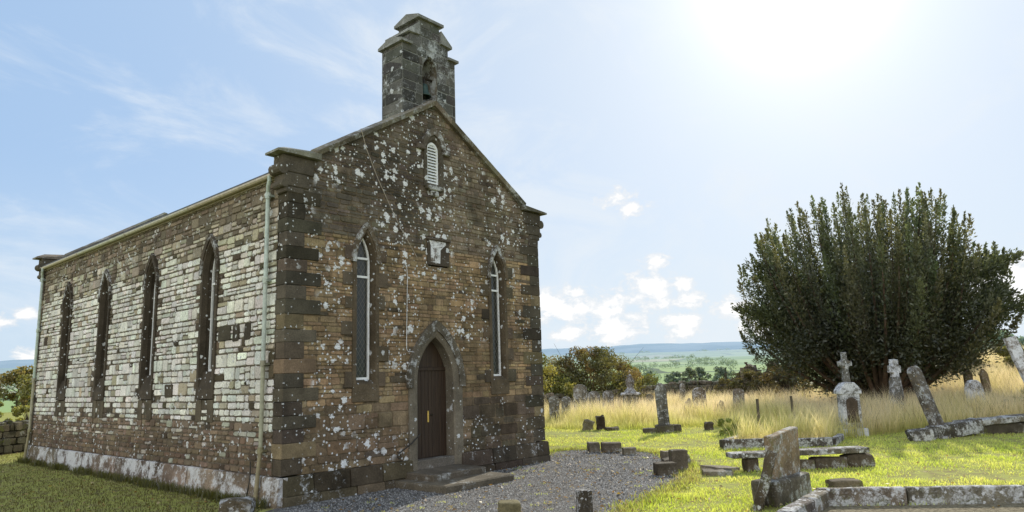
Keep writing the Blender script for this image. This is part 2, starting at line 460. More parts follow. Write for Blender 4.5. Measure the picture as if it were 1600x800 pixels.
# ---- quoins at the corners
def quoins(cx, cy, sx, sy, name='quoins'):
    mb = MB(); z = 0.0; i = 0
    while z < 6.05:
        h = random.uniform(.27, .36); h = min(h, 6.1-z)
        wx, wy = ((.80, .36) if i % 2 else (.46, .30))
        wx += random.uniform(-.05, .05); p = 0.030+random.uniform(0, .006)
        x0, x1 = sorted((cx-sx*p, cx+sx*wx)); y0, y1 = sorted((cy-sy*p, cy+sy*wy))
        r = random.random()
        c = vary((.085, .07, .05), .2) if r > .22 else vary((.17, .125, .075), .2)
        mb.box((x0, y0, z+.003), (x1, y1, z+h-.003), c, .011, .004); z += h; i += 1
    mb.build(name, M['dressed'], church)
quoins(0, 0, 1, 1); quoins(W, 0, -1, 1); quoins(0, L, 1, -1); quoins(W, L, -1, -1)
# ---- plinths (battered base course)
def plinth(Mf, a, b, mat, colf, lr, courses, bl=(), out=0.13):
    mb = MB(); zb = -0.78
    zs = [zb+(0+(-0.02)-zb)*k/courses for k in range(courses+1)]
    for k in range(courses):
        u = a
        while u < b-.01:
            w = random.uniform(*lr)
            if b-u-w < .3: w = b-u
            skip = any(s < u+w/2 < e for s, e in bl)
            z0, z1 = zs[k]+.005, zs[k+1]-.005
            o0 = out*(1-(z0-zb)/.78*.6)+.03; o1 = out*(1-(z1-zb)/.78*.6)+.03
            for s, e in free(u+.010, u+w-.010, bl):
                if e-s < .05: continue
                c = colf(s, z1); j = random.uniform(-.012, .012)
                vs = [Mf(s, z0, -.1), Mf(e, z0, -.1), Mf(e, z1, -.1), Mf(s, z1, -.1),
                      Mf(s, z0, o0+j), Mf(e, z0, o0+j), Mf(e, z1-.02, o1+j), Mf(s, z1-.02, o1+j), Mf(s+.01, z1, o1+j-.025), Mf(e-.01, z1, o1+j-.025)]
                mb.add(vs, [(4, 5, 6, 7), (7, 6, 9, 8), (8, 9, 2, 3), (0, 4, 7, 8, 3), (1, 2, 9, 6, 5)], c)
            u += w
    mb.build('plinth', mat, church)
plinth(SD, -.1, L+.1, M['plinth_side'], lambda u, v: vary((.15, .115, .08), .3), (.7, 1.6), 1)
plinth(FR, -.02, 3.42, M['plinth_front'], lambda u, v: vary((.095, .074, .046), .22), (.6, 1.3), 2)
plinth(FR, 5.06, W+.1, M['plinth_front'], lambda u, v: vary((.07, .056, .04), .2), (.6, 1.3), 2)
plinth(RT, -.1, L+.1, M['plinth_front'], lambda u, v: vary((.1, .08, .055), .2), (.8, 1.6), 2)
plinth(BK, -.1, W+.1, M['plinth_front'], lambda u, v: vary((.1, .08, .055), .2), (.8, 1.6), 2)

# ---- lancet windows
def ring_window(name, Mf, cx, outer, inner, back, rec, matsur, glassmat, white, col, sill_rise=0.25, hood=True, proud=0.055, bars=(), jambs=None):
    (H0, b0, s0, a0), (H1, b1, s1, a1), (H2, b2, s2, a2) = outer, inner, back
    sur = MB(); n = 12
    o = arch_pts(cx, H0, b0, s0, a0, n); i1 = arch_pts(cx, H1, b1, s1, a1, n); i2 = arch_pts(cx, H2, b2, s2, a2, n)
    L0 = [Mf(u, v, -.02) for u, v in o]; L1 = [Mf(u, v, proud) for u, v in o]
    L2 = [Mf(u, v, proud) for u, v in i1]; L3 = [Mf(u, v, -.05) for u, v in i2]; L4 = [Mf(u, v, -rec) for u, v in i2]
    dk = tuple(q*.8 for q in col)
    sur.strips([L0, L1], col, True); sur.strips([L1, L2], col, True); sur.strips([L2, L3], dk, True); sur.strips([L3, L4], dk, True)
    if jambs: jambs(sur); sur.box((cx-H0, -proud-.004, b0-.2), (cx+H0, .0, b0+.012), col, .012)
    win = sur.build(name, matsur, church)
    if hood:
        h = MB(); oh = arch_pts(cx, H0+.05, b0, s0, a0+.06, n)[3:-3]; ih = arch_pts(cx, H0-.07, b0, s0, a0-.09, n)[3:-3]
        h.strips([[Mf(u, v, .0) for u, v in oh], [Mf(u, v, proud+.035) for u, v in oh], [Mf(u, v, proud+.03) for u, v in ih], [Mf(u, v, proud-.01) for u, v in ih]], col, False)
        h.build('hood_mould', M['hood'], win)
    f = MB(); t = 0.045
    fo = arch_pts(cx, H2+.002, b2-.002, s2, a2+.002, n); fi = arch_pts(cx, H2-t, b2+t*1.2, s2, a2-t*1.7, n)
    d0, d1 = -rec+.055, -rec+.005
    f.strips([[Mf(u, v, d1) for u, v in fo], [Mf(u, v, d0) for u, v in fo], [Mf(u, v, d0) for u, v in fi], [Mf(u, v, d1) for u, v in fi]], white, True)
    for zb_, th in bars:
        p0, p1 = Mf(cx-H2+.02, zb_, d1), Mf(cx+H2-.02, zb_+th, d0+.004)
        f.box(tuple(map(min, p0, p1)), tuple(map(max, p0, p1)), white)
    f.build('frame', M['white'], win)
    g = MB(); g.add([Mf(u, v, -rec+.015) for u, v in arch_pts(cx, H2-.01, b2+.01, s2, a2-.02, n)], [tuple(range(2*(3+n)+1))], (.02, .02, .02))
    g.build('pane', glassmat, win)
    return win
for i, y in enumerate(SW):
    wn = ring_window('lancet_window', SD, y, (.45, 1.57, 4.6, 5.56), (.34, 1.80, 4.6, 5.38), (.27, 2.22, 4.6, 5.28), .20, M['dressed'], M['glass_side'],
                (.8, .8, .78), (.075, .06, .042), proud=.06, bars=[(4.35, .05)])
    b = MB()                                     # blind slot in the stones under the sill
    for a, e in ((-.45, -.16), (.16, .45)): b.box(*[tuple(f(p) for p in zip(SD(y+a, 1.02, -.01), SD(y+e, 1.55, .05))) for f in (min, max)], (.11, .09, .06), .012)
    b.box(*[tuple(f(p) for p in zip(SD(y-.16, 1.02, -.01), SD(y+.16, 1.55, .02))) for f in (min, max)], (.09, .075, .05), .008)
    b.build('sill_block', M['dressed'], wn)
for i, x in enumerate(FWIN):
    def jambs(b, x=x):                           # dressed jamb stones toothed into the wall
        for k in range(6):
            z = 1.75+k*.58+random.uniform(-.04, .04)
            for s in (-1, 1):
                if random.random() < .72:
                    w = random.uniform(.2, .34); x0, x1 = sorted((x+s*.35, x+s*(.36+w)))
                    b.box((x0, -.044, z), (x1, .0, z+random.uniform(.26, .36)), vary((.11, .085, .058), .2), .012)
    ring_window('lancet_window', FR, x, (.37, 1.60, 4.62, 5.54), (.27, 1.80, 4.62, 5.37), (.215, 1.90, 4.62, 5.28), .17, M['dressed'], M['glass_front'],
                (.85, .85, .83), (.115, .088, .056), bars=[(4.28, .05), (4.72, .05)], jambs=jambs)
# belfry-stage louvre
lw = MB(); n = 12; cx = 4.24; col = (.10, .085, .062)
oo = arch_pts(cx, .34, 6.86, 7.95, 8.42); ii = arch_pts(cx, .235, 6.96, 7.92, 8.2); i2 = arch_pts(cx, .2, 6.98, 7.9, 8.13)
lw.strips([[FR(u, v, -.02) for u, v in oo], [FR(u, v, .055) for u, v in oo], [FR(u, v, .055) for u, v in ii], [FR(u, v, -.03) for u, v in i2], [FR(u, v, -.2) for u, v in i2]], col)
lo = lw.build('louvre_window', M['dressed'], church)
h = MB(); oh = arch_pts(cx, .40, 6.9, 7.95, 8.52)[3:-3]; ih = arch_pts(cx, .27, 6.9, 7.95, 8.32)[3:-3]
h.strips([[FR(u, v, 0) for u, v in oh], [FR(u, v, .11) for u, v in oh], [FR(u, v, .1) for u, v in ih], [FR(u, v, .04) for u, v in ih]], (.12, .1, .075), False)
for s in (-1, 1): h.box((cx+s*.45-.14, -.1, 7.84), (cx+s*.45+.14, 0, 7.98), (.11, .09, .07), .015)
h.build('hood_mould', M['hood'], lo)
h = MB(); h.box((cx-.3, -.13, 6.78), (cx+.3, .05, 6.9), (.1, .085, .06), .02); h.box((cx-.12, -.09, 6.62), (cx+.16, .0, 6.785), (.07, .06, .045), .03)
h.build('sill', M['hood'], lo)
s_ = MB(); fz = hw_lancet(.2, 6.98, 7.9, 8.13); z = 7.0
while z < 8.08:
    hwid = fz(z+.03) or .02
    s_.add([(cx-hwid, .02, z), (cx+hwid, .02, z), (cx+hwid, .09, z+.075), (cx-hwid, .09, z+.075),
            (cx-hwid, .03, z-.012), (cx+hwid, .03, z-.012), (cx+hwid, .1, z+.063), (cx-hwid, .1, z+.063)],
           [(0, 1, 2, 3), (4, 7, 6, 5), (0, 4, 5, 1)], (.85, .86, .85)); z += .083
fi = arch_pts(cx, .165, 7.02, 7.9, 8.06)
s_.strips([[FR(u, v, -.012) for u, v in i2], [FR(u, v, -.012) for u, v in fi], [FR(u, v, -.08) for u, v in fi]], (.85, .86, .85))
s_.build('louvre', M['white'], lo)
s_ = MB(); s_.add([FR(u, v, -.13) for u, v in i2], [tuple(range(len(i2)))], (.01, .01, .01)); s_.build('backing', M['iron'], lo)
# plaque
pq = MB(); pq.box((4.0, -.045, 4.78), (4.76, .03, 5.46), (.075, .06, .045), .012); pq.box((3.96, -.09, 5.44), (4.8, .02, 5.5), (.11, .09, .07), .012)
pl = pq.build('plaque', M['dressed'], church)
mpl = stone_material('plaque_lime', base=(.12, .095, .07), stain=.3, blotch=1.9, blotch_scale=4.2, white=(.92, .92, .92))
pq = MB(); pq.prism([(4.1, 4.86), (4.42, 4.84), (4.44, 5.2), (4.64, 5.36), (4.62, 5.42), (4.04, 5.43), (4.1, 5.3)], FR, .044, .05, (1, 1, 1)); pq.build('lime_streak', mpl, pl)

# ---- doorway
dcol = (.19, .162, .12)
o = arch_pts(DC, .90, -.72, 1.75, 3.26, 16); o2 = arch_pts(DC, .80, -.72, 1.75, 3.12, 16)
i0 = arch_pts(DC, .655, -.72, 1.80, 2.98, 16); i1 = arch_pts(DC, .61, -.72, 1.82, 2.92, 16)
d = MB()
d.strips([[FR(u, v, -.02) for u, v in o], [FR(u, v, .06) for u, v in o], [FR(u, v, .065) for u, v in o2], [FR(u, v, .05) for u, v in i0], [FR(u, v, .02) for u, v in i1], [FR(u, v, -.28) for u, v in i1]], dcol, False)
ds = d.build('door_surround', M['dressed'], church)
h = MB(); oh = arch_pts(DC, .96, 1.5, 1.75, 3.35, 16)[2:-2]; ih = arch_pts(DC, .78, 1.5, 1.75, 3.09, 16)[2:-2]
h.strips([[FR(u, v, 0) for u, v in oh], [FR(u, v, .12) for u, v in oh], [FR(u, v, .10) for u, v in ih], [FR(u, v, .05) for u, v in ih]], (.13, .11, .08), False)
h.build('hood_mould', M['hood'], ds)
dd = MB(); f = hw_lancet(.62, -.1, 1.82, 2.93); nb = 10; yb = .265
zt = 2.1
for k in range(nb):                              # boards below the transom
    x0 = DC-.61+1.22*k/nb; x1 = DC-.61+1.22*(k+1)/nb
    g = .012 if k == nb//2 else .006
    hA, hB = [min(zt, 1.82+math.sqrt(max(0, 1)) * 1) for _ in (0, 1)]
    dd.box((x0+g/2, yb+random.uniform(-.003, .003), -.06), (x1-g/2, yb+.04, zt), (1, 1, 1), .005)
dd.add([(u, yb+.035, v) for u, v in arch_pts(DC, .62, -.08, 1.82, 2.93, 16)], [tuple(range(39))], (.4, .4, .4))
do = dd.build('door', M['door'], church)
t = MB(); t.box((DC-.6, yb-.03, zt-.02), (DC+.6, yb+.03, zt+.07), (1, 1, 1), .01); t.build('transom', M['door'], do)
t = MB(); t.add([(u, yb+.01, v) for u, v in [(DC+.58, zt+.07)]+[(DC+f(z)*.985, z) for z in np.linspace(zt+.1, 2.88, 10)]+[(DC-f(z)*.985, z) for z in np.linspace(2.88, zt+.1, 10)]+[(DC-.58, zt+.07)]], [tuple(range(22))], (1, 1, 1)); t.build('door_head', M['door'], do)
t = MB(); t.box((DC-.045, yb-.02, .80), (DC+.0, yb+.005, 1.08), (.75, .52, .16), .006); t.box((DC+.05, yb-.03, .96), (DC+.13, yb, .985), (.04, .035, .03), .006); t.build('handle', M['brass'], do)
t = MB(); t.box((DC-.63, -.02, -.30), (DC+.63, .34, -.07), (.15, .13, .105), .02); t.build('threshold', M['step'], church)
t = MB(); t.box((3.18, -1.06, -.5), (4.92, .06, -.28), (.115, .095, .07), .03, .01); t.build('step', M['step'], church)
t = MB(); t.box((2.86, -1.82, -.75), (5.12, .06, -.435), (.125, .105, .075), .03, .012); t.build('step', M['step'], church)
# handrail beside the door
t = MB(); t.tube([(3.68, -.06, .56), (3.36, -.10, .36), (3.02, -.12, .20)], .016, 8, (.03, .026, .02))
t.tube([(3.02, -.12, .2), (2.95, -.12, .165), (2.92, -.12, .10), (2.97, -.12, .055), (3.03, -.12, .09), (3.01, -.12, .13)], .015, 8, (.03, .026, .02))
t.tube([(3.38, -.10, .37), (3.38, .01, .36)], .014, 6, (.03, .026, .02)); t.box((3.33, -.055, .28), (3.43, -.04, .45), (.03, .026, .02))
t.tube([(3.02, -.12, .2), (3.0, .01, .2)], .012, 6, (.03, .026, .02))
t.build('handrail', M['iron'], church)
# cables on the front
def cable(pts, r, col):
    t = MB(); t.tube(pts, r, 6, col); t.build('cable', M['pipe'], church)
cable([(1.77, -.2, 7.84), (2.0, -.11, 7.4), (2.35, -.09, 6.75), (2.75, -.08, 6.1), (3.05, -.07, 5.65), (3.35, -.07, 5.25), (3.62, -.06, 4.92)], .009, (.36, .31, .25))
cable([(3.20, -.06, 4.74), (3.28, -.06, 4.62), (3.30, -.06, 4.4), (3.27, -.06, 3.2), (3.26, -.06, 2.62), (3.3, -.07, 2.55), (3.5, -.09, 2.54), (3.62, -.1, 2.40)], .009, (.55, .55, .55))
# ---- roof
rf = MB(); zr = ZAP+.02-.28; e0 = (-.16, 6.50)
for s in (0, 1):
    X = (lambda x: x) if s == 0 else (lambda x: W-x)
    nx = 12
    for k in range(nx):                          # slate courses, each lapping the one below
        a = k/nx; b = (k+1)/nx
        xa, za = e0[0]+(W/2-e0[0])*a, e0[1]+(zr-e0[1])*a; xb, zb = e0[0]+(W/2-e0[0])*b, e0[1]+(zr-e0[1])*b
        ny = 40; yy = np.linspace(.32, L-.32, ny+1)
        for q in range(ny):
            c = vary((.075, .078, .085), .15)
            y0, y1 = yy[q]+.003, yy[q+1]-.003
            rf.add([(X(xa), y0, za+.03), (X(xa), y1, za+.03), (X(xb), y1, zb+.01), (X(xb), y0, zb+.01), (X(xa), y0, za-.005), (X(xa), y1, za-.005)],
                   [(0, 1, 2, 3), (0, 4, 5, 1)], c)
roof = rf.build('roof', M['slate'], church)
t = MB(); t.prism([(W/2-.16, zr-.06), (W/2, zr+.06), (W/2+.16, zr-.06), (W/2, zr)], lambda u, v, d: (u, d, v), .32, L-.32, (.09, .09, .095)); t.build('ridge_tiles', M['slate'], roof)
t = MB(); t.prism([(-.02, 6.42), (-.02, 6.5), (W/2, zr-.03), (W+.02, 6.5), (W+.02, 6.42), (W/2, zr-.14)], lambda u, v, d: (u, d, v), .2, L-.2, (.05, .05, .05)); t.build('roof_deck', M['slate'], roof)
# ---- gutters and downpipes
PC = (.50, .52, .38)
def gutter(X, name='gutter'):
    t = MB(); prof = [(-.085, .0), (-.08, -.05), (-.045, -.09), (0, -.1), (.045, -.09), (.08, -.05), (.085, .0), (.07, 0), (0, -.08), (-.07, 0)]
    for y0, y1 in ((.36, 4.6), (4.6, 8.9), (8.9, 13.1), (13.1, L-.05)):
        t.prism([(X(-.13)+u*.8, 6.47+v*.8) for u, v in prof], lambda u, v, d: (u, d, v), y0, y1-.02, vary((.46, .42, .32), .06))
        t.prism([(X(-.13)+u*.92, 6.474+v*.92) for u, v in prof], lambda u, v, d: (u, d, v), y1-.07, y1-.03, (.35, .30, .22))
    t.prism([(X(-.06), 6.36), (X(-.02), 6.36), (X(-.02), 6.50), (X(-.06), 6.50)], lambda u, v, d: (u, d, v), .36, L-.1, (.33, .28, .2))
    return t.build(name, M['pipe'], church)
gutter(lambda x: x); gutter(lambda x: W-x)
def downpipe(y, far):
    t = MB(); x = -.115
    segs = [(6.05, 3.6, (.40, .46, .40)), (3.6, .62, (.33, .33, .24) if not far else (.36, .40, .36)), (.62, -.62, (.24, .20, .11))]
    t.tube([(-.17, y-.14, 6.42), (-.17, y-.14, 6.32), (-.15, y-.06, 6.2), (x, y, 6.08), (x, y, 6.0)], .045, 10, segs[0][2])
    zz = [6.05, 4.15, 2.35, .55, -.62]
    cols = [(.42, .48, .43), (.42, .47, .40), (.30, .29, .2), (.25, .22, .12)]
    for k in range(4):
        tilt = (0.0 if k < 3 else -.085)
        t.tube([(x, y, zz[k]), (x+tilt, y+(.0 if k < 3 else .02), zz[k+1])], .045, 10, vary(cols[k], .05, .03))
        t.tube([(x, y, zz[k]-.11), (x, y, zz[k]+.02)], .062, 10, vary(cols[k], .1, .03))
        t.box((x-.02, y-.11, zz[k]-.08), (-.02, y+.11, zz[k]-.03), tuple(q*.6 for q in cols[k]))
    t.build('drainpipe', M['pipe'], church)
downpipe(.64, False); downpipe(L-.36, True)
t = MB(); t.tube([(-.07, 1.12, .25), (-.09, 1.08, -.1), (-.18, 1.1, -.6)], .014, 6, (.03, .028, .02)); t.build('cable', M['iron'], church)
# ---- copings and kneelers
def coping(y0, y1, yk0, yk1):
    t = MB(); cc = (.17, .15, .11)
    nseg = 6
    for s in (0, 1):
        X = (lambda x: x) if s == 0 else (lambda x: W-x)
        for k in range(nseg):
            a, b = k/nseg, (k+1)/nseg
            xa, za = XK+(W/2-XK)*a, ZK+(ZAP-ZK)*a; xb, zb = XK+(W/2-XK)*b, ZK+(ZAP-ZK)*b
            g = .006; c = vary(cc, .18)
            pr = [(xa+g, za-.02), (xb-g*.5, zb-.02), (xb-g*.5, zb+.14), (xa+g, za+.14)]
            ym = (y0+y1)/2
            vs = []
            for u, v in pr[:2]: vs += [(X(u), y0+.05, v), (X(u), y1-.05, v)]
            for u, v in pr[2:]: vs += [(X(u), y0, v-.04), (X(u), y1, v-.04), (X(u), ym, v+.05)]
            # 0,1 = a bottom; 2,3 = b bottom; 4,5,6 = b top; 7,8,9 = a top
            t.add(vs, [(0, 2, 4, 7), (7, 4, 6, 9), (9, 6, 5, 8), (8, 5, 3, 1), (0, 1, 3, 2), (0, 7, 9, 8, 1), (2, 3, 5, 6, 4)], c)
        lo, hi = sorted((X(-.36), X(XK+.1)))      # horizontal kneeler slab
        vs = [(X(-.36), y0, 6.83), (X(-.36), y1, 6.83), (X(XK+.1), y0, 6.83), (X(XK+.1), y1, 6.83),
              (X(-.36), y0, 6.88), (X(-.36), y1, 6.88), (X(XK+.1), y0, 6.97), (X(XK+.1), y1, 6.97), (X(-.05), (y0+y1)/2, 7.03), (X(XK+.2), (y0+y1)/2, 7.10)]
        t.add(vs, [(0, 2, 3, 1), (0, 4, 6, 2), (1, 3, 7, 5), (0, 1, 5, 4), (4, 8, 9, 6), (5, 7, 9, 8), (4, 5, 8), (2, 6, 9, 7, 3)], vary(cc, .1))
    o = t.build('gable_coping', M['coping'], church)
    for s in (0, 1):
        X = (lambda x: x) if s == 0 else (lambda x: W-x)
        k = MB(); c = (.10, .085, .062)
        def bx(x0, x1, z0, z1, cc=c, bev=.02):
            a, b = sorted((X(x0), X(x1))); k.box((a, yk0, z0), (b, yk1, z1), cc, bev)
        bx(-.18, .62, 6.44, 6.825); bx(-.15, .5, 6.12, 6.435); bx(-.10, .36, 5.98, 6.115)
        k.tube([(X(-.17), yk0-.02, 6.5), (X(-.17), yk1, 6.5)], .13, 12, c); k.tube([(X(-.11), yk0-.01, 6.16), (X(-.11), yk1, 6.16)], .085, 12, c)
        k.build('kneeler', M['dressed'], church)
coping(-.17, .38, -.05, .34); coping(L-.38, L+.17, L-.34, L+.05)

# ---- bellcote
BX = 4.22; bcol = (.085, .082, .072)
def bstone(u, v): return vary(bcol, .22, .05)
FB = lambda u, v, d: (u, .06-d, v)
bz0, tierA, tierB, tierC = 8.5, 10.72, 11.12, 11.60
def bhw(v): return .96 if v < tierA else (.70 if v < tierB else .38)
arch_b = hw_lancet(.26, 9.2, 10.15, 10.6)
mb = MB()
masonry(mb, FB, lambda v: BX-bhw(v)+.004, lambda v: BX+bhw(v)-.004, bz0, tierC, (.26, .36), (.35, .7), [blk(BX, arch_b, .0)], bstone, (.008, .02), (.2, .2, .18), .007, 0, .0)
FBk = lambda u, v, d: (u, .90+d, v)
masonry(mb, FBk, lambda v: BX-bhw(v), lambda v: BX+bhw(v), bz0, tierC, (.26, .36), (.35, .7), [blk(BX, arch_b, .0)], bstone, (.008, .02), (.2, .2, .18), .007, 0, .0)
for s in (-1, 1):
    SB = lambda u, v, d, s=s: (BX+s*(.95+d), u, v)
    masonry(mb, SB, .07, .89, bz0-.2, tierA, (.26, .36), (.4, .9), [], bstone, (.006, .014), (.15, .15, .13), .006, 0)
    SB2 = lambda u, v, d, s=s: (BX+s*(.69+d), u, v)
    masonry(mb, SB2, .07, .89, tierA, tierB, (.26, .36), (.4, .9), [], bstone, (.006, .014), (.15, .15, .13), .006, 0)
    SB3 = lambda u, v, d, s=s: (BX+s*(.37+d), u, v)
    masonry(mb, SB3, .07, .89, tierB, tierC, (.26, .36), (.4, .9), [], bstone, (.006, .014), (.15, .15, .13), .006, 0)
# arch reveal
ar = arch_pts(BX, .262, 9.2, 10.15, 10.6)
mb.strips([[(u, .045, v) for u, v in ar], [(u, .915, v) for u, v in ar]], [(.14, .12, .09)][0], False)
bell_c = mb.build('bellcote', M['belfry'], church)
def saddle(x0, x1, y0, y1, z, rise, th, col, mbx):
    ym = (y0+y1)/2
    vs = []
    for x in (x0, x1): vs += [(x, y0, z), (x, y1, z), (x, y0, z+th), (x, ym, z+th+rise), (x, y1, z+th)]
    mbx.add(vs, [(0, 5, 7, 2), (2, 7, 8, 3), (3, 8, 9, 4), (4, 9, 6, 1), (0, 1, 6, 5), (0, 2, 3, 4, 1), (5, 6, 9, 8, 7)], col)
t = MB(); cc = (.2, .2, .18)
saddle(BX-1.04, BX-.66, -.03, .99, tierA, .16, .07, cc, t); saddle(BX+.66, BX+1.04, -.03, .99, tierA, .16, .07, cc, t)
saddle(BX-.47, BX+.47, -.04, 1.0, tierC, .17, .08, cc, t)
for s in (-1, 1):                                # sloping shoulders
    pr = [(BX+s*.38, tierB-.02), (BX+s*.80, tierB-.05), (BX+s*.80, tierB+.02), (BX+s*.39, tierB+.36)]
    t.prism(pr, lambda u, v, d: (u, d, v), -.02, .98, (.22, .22, .2))
t.build('cap', M['coping'], bell_c)
t = MB(); prof = [(.0, .0), (.06, .0), (.10, -.03), (.115, -.10), (.13, -.22), (.165, -.31), (.20, -.36), (.19, -.375), (.15, -.33)]
loops = [[(BX-.03+r*math.cos(2*math.pi*k/20), .26+r*math.sin(2*math.pi*k/20), 9.86+z) for k in range(20)] for r, z in prof]
t.strips(loops, (.045, .075, .06)); t.tube([(BX-.03, .26, 9.84), (BX-.03, .26, 10.02)], .03, 8, (.06, .05, .04)); t.tube([(BX-.25, .26, 10.03), (BX+.25, .26, 10.03)], .035, 8, (.06, .045, .03))
t.tube([(BX-.03, .26, 9.7), (BX-.03, .26, 9.46)], .02, 6, (.03, .03, .03)); t.tube([(BX-.03, .26, 9.5), (BX-.03, .26, 9.44)], .045, 8, (.03, .03, .03))
t.build('bell', M['bronze'], bell_c, smooth=True)

# ================================================================== GROUND
m, nt = new_mat('ground_soil_fields'); co = coords(nt)
ln = nd(nt, 'VectorMath', {'operation': 'LENGTH'}, i0=co).outputs['Value']
n1 = noise(nt, co, 3.0, 6, 0.65)[0]; n2 = noise(nt, co, 0.25, 3)[0]
near = mix(nt, n2, (0.25, 0.28, 0.06), (0.34, 0.33, 0.10)); near = mix(nt, maprange(nt, n1, .40, .72), near, (0.2, 0.165, 0.075))
warp = nd(nt, 'VectorMath', {'operation': 'ADD'}, i0=co, i1=nd(nt, 'VectorMath', {'operation': 'SCALE'}, i0=noise(nt, co, .006, 2)[1], Scale=60).outputs[0]).outputs[0]
flat = nd(nt, 'Mapping', Vector=warp, Scale=(1/190, 1/190, 0)).outputs[0]
vo = nd(nt, 'TexVoronoi', {'voronoi_dimensions': '2D'}, Vector=flat, Scale=1.0)
rc = nd(nt, 'SeparateColor', Color=vo.outputs['Color']).outputs
fld = mix(nt, rc[0], (0.13, 0.23, 0.075), (0.34, 0.42, 0.16)); fld = mix(nt, math_(nt, 'GREATER_THAN', rc[1], .72), fld, (0.36, 0.34, 0.21))
ve = nd(nt, 'TexVoronoi', {'voronoi_dimensions': '2D', 'feature': 'DISTANCE_TO_EDGE'}, Vector=flat, Scale=1.0).outputs['Distance']
fld = mix(nt, math_(nt, 'LESS_THAN', ve, .035), fld, (0.07, 0.10, 0.045))
c = mix(nt, maprange(nt, ln, 90, 170), near, fld)
c = mix(nt, maprange(nt, ln, 150, 3400, 0.0, 0.80, False), c, (0.25, 0.34, 0.40))  # air haze put into the field colour, bluer with distance
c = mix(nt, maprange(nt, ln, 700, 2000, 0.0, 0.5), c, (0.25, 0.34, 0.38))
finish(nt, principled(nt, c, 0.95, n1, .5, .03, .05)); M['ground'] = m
radii = np.concatenate([np.linspace(0, 60, 61)[1:], 60*(6500/60)**(np.linspace(0, 1, 60)[1:])])
na = 240; V = [(2, 2, g1(2, 2))]; F = []
for r in radii:
    a = np.linspace(0, 2*math.pi, na, endpoint=False)
    x, y = 2+r*np.cos(a), 2+r*np.sin(a); V += list(zip(x, y, G(x, y)))
F += [(0, 1+k, 1+(k+1) % na) for k in range(na)]
for i in range(len(radii)-1):
    b = 1+i*na
    F += [(b+k, b+na+k, b+na+(k+1) % na, b+(k+1) % na) for k in range(na)]
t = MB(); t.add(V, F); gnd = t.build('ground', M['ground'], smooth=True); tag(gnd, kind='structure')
# distant hills
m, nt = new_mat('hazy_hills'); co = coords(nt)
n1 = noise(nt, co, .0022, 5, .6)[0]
finish(nt, principled(nt, mix(nt, maprange(nt, n1, .4, .62), (.25, .335, .405), (.29, .375, .445)), 1.0, spec=0.0)); M['hills'] = m  # pale blue of the air haze is part of the hill colour
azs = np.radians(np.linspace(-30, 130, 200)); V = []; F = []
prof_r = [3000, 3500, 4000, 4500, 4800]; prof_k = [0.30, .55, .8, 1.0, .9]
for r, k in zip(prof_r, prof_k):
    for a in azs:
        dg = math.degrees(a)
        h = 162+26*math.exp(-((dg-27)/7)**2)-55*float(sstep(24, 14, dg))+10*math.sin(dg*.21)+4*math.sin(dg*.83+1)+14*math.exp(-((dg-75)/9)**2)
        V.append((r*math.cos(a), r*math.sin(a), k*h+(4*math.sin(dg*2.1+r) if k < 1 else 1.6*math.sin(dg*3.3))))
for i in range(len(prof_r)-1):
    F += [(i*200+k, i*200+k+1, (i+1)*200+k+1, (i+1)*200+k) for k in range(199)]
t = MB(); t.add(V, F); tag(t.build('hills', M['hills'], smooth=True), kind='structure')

# gravel
GRAVEL = [(-.1, .1), (2, .06), (8.75, .05), (9.3, .9), (10.6, 1.5), (11.63, 1.19), (12.2, -.98), (10.85, -3.06), (9.6, -4.0), (8.1, -4.75), (6.76, -5.42), (4.64, -5.85), (3.18, -5.99),
          (1.2, -7.4), (.5, -10), (0, -16), (-7, -16), (-5.5, -9), (-3.0, -4), (-1.4, -.9)]
def smooth_poly(P, it=2):
    for _ in range(it):
        Q = []
        for i in range(len(P)):
            a, b = np.array(P[i]), np.array(P[(i+1) % len(P)]); Q += [tuple(a*.75+b*.25), tuple(a*.25+b*.75)]
        P = Q
    return P
gp = smooth_poly(GRAVEL, 2)
m, nt = new_mat('gravel'); co = coords(nt)
v1 = nd(nt, 'TexVoronoi', Vector=co, Scale=34.0); v2 = nd(nt, 'TexVoronoi', Vector=co, Scale=70.0)
r1 = nd(nt, 'SeparateColor', Color=v1.outputs['Color']).outputs[0]; r2 = nd(nt, 'SeparateColor', Color=v2.outputs['Color']).outputs[1]
big = noise(nt, co, .8, 4)[0]
k = math_(nt, 'MULTIPLY', maprange(nt, r1, 0, 1, .35, 1.7, False), maprange(nt, r2, 0, 1, .7, 1.3, False)); k = math_(nt, 'MULTIPLY', k, maprange(nt, big, .3, .7, .75, 1.2, False))
c = mix(nt, 1.0, (0.135, 0.126, 0.115), nd(nt, 'CombineColor', Red=k, Green=k, Blue=k).outputs[0], 'MULTIPLY')
c = mix(nt, maprange(nt, noise(nt, co, .55, 5, .6)[0], .52, .72, 0, .6), c, (.105, .088, .062))
hgt = math_(nt, 'SUBTRACT', 1.0, v1.outputs['Distance'])
finish(nt, principled(nt, c, .9, hgt, 1.0, .03, .2)); M['gravel'] = m
t = MB(); t.add([(x, y, g1(x, y)+.012) for x, y in gp], [tuple(range(len(gp)))]); tag(t.build('gravel_path', M['gravel']), kind='structure')

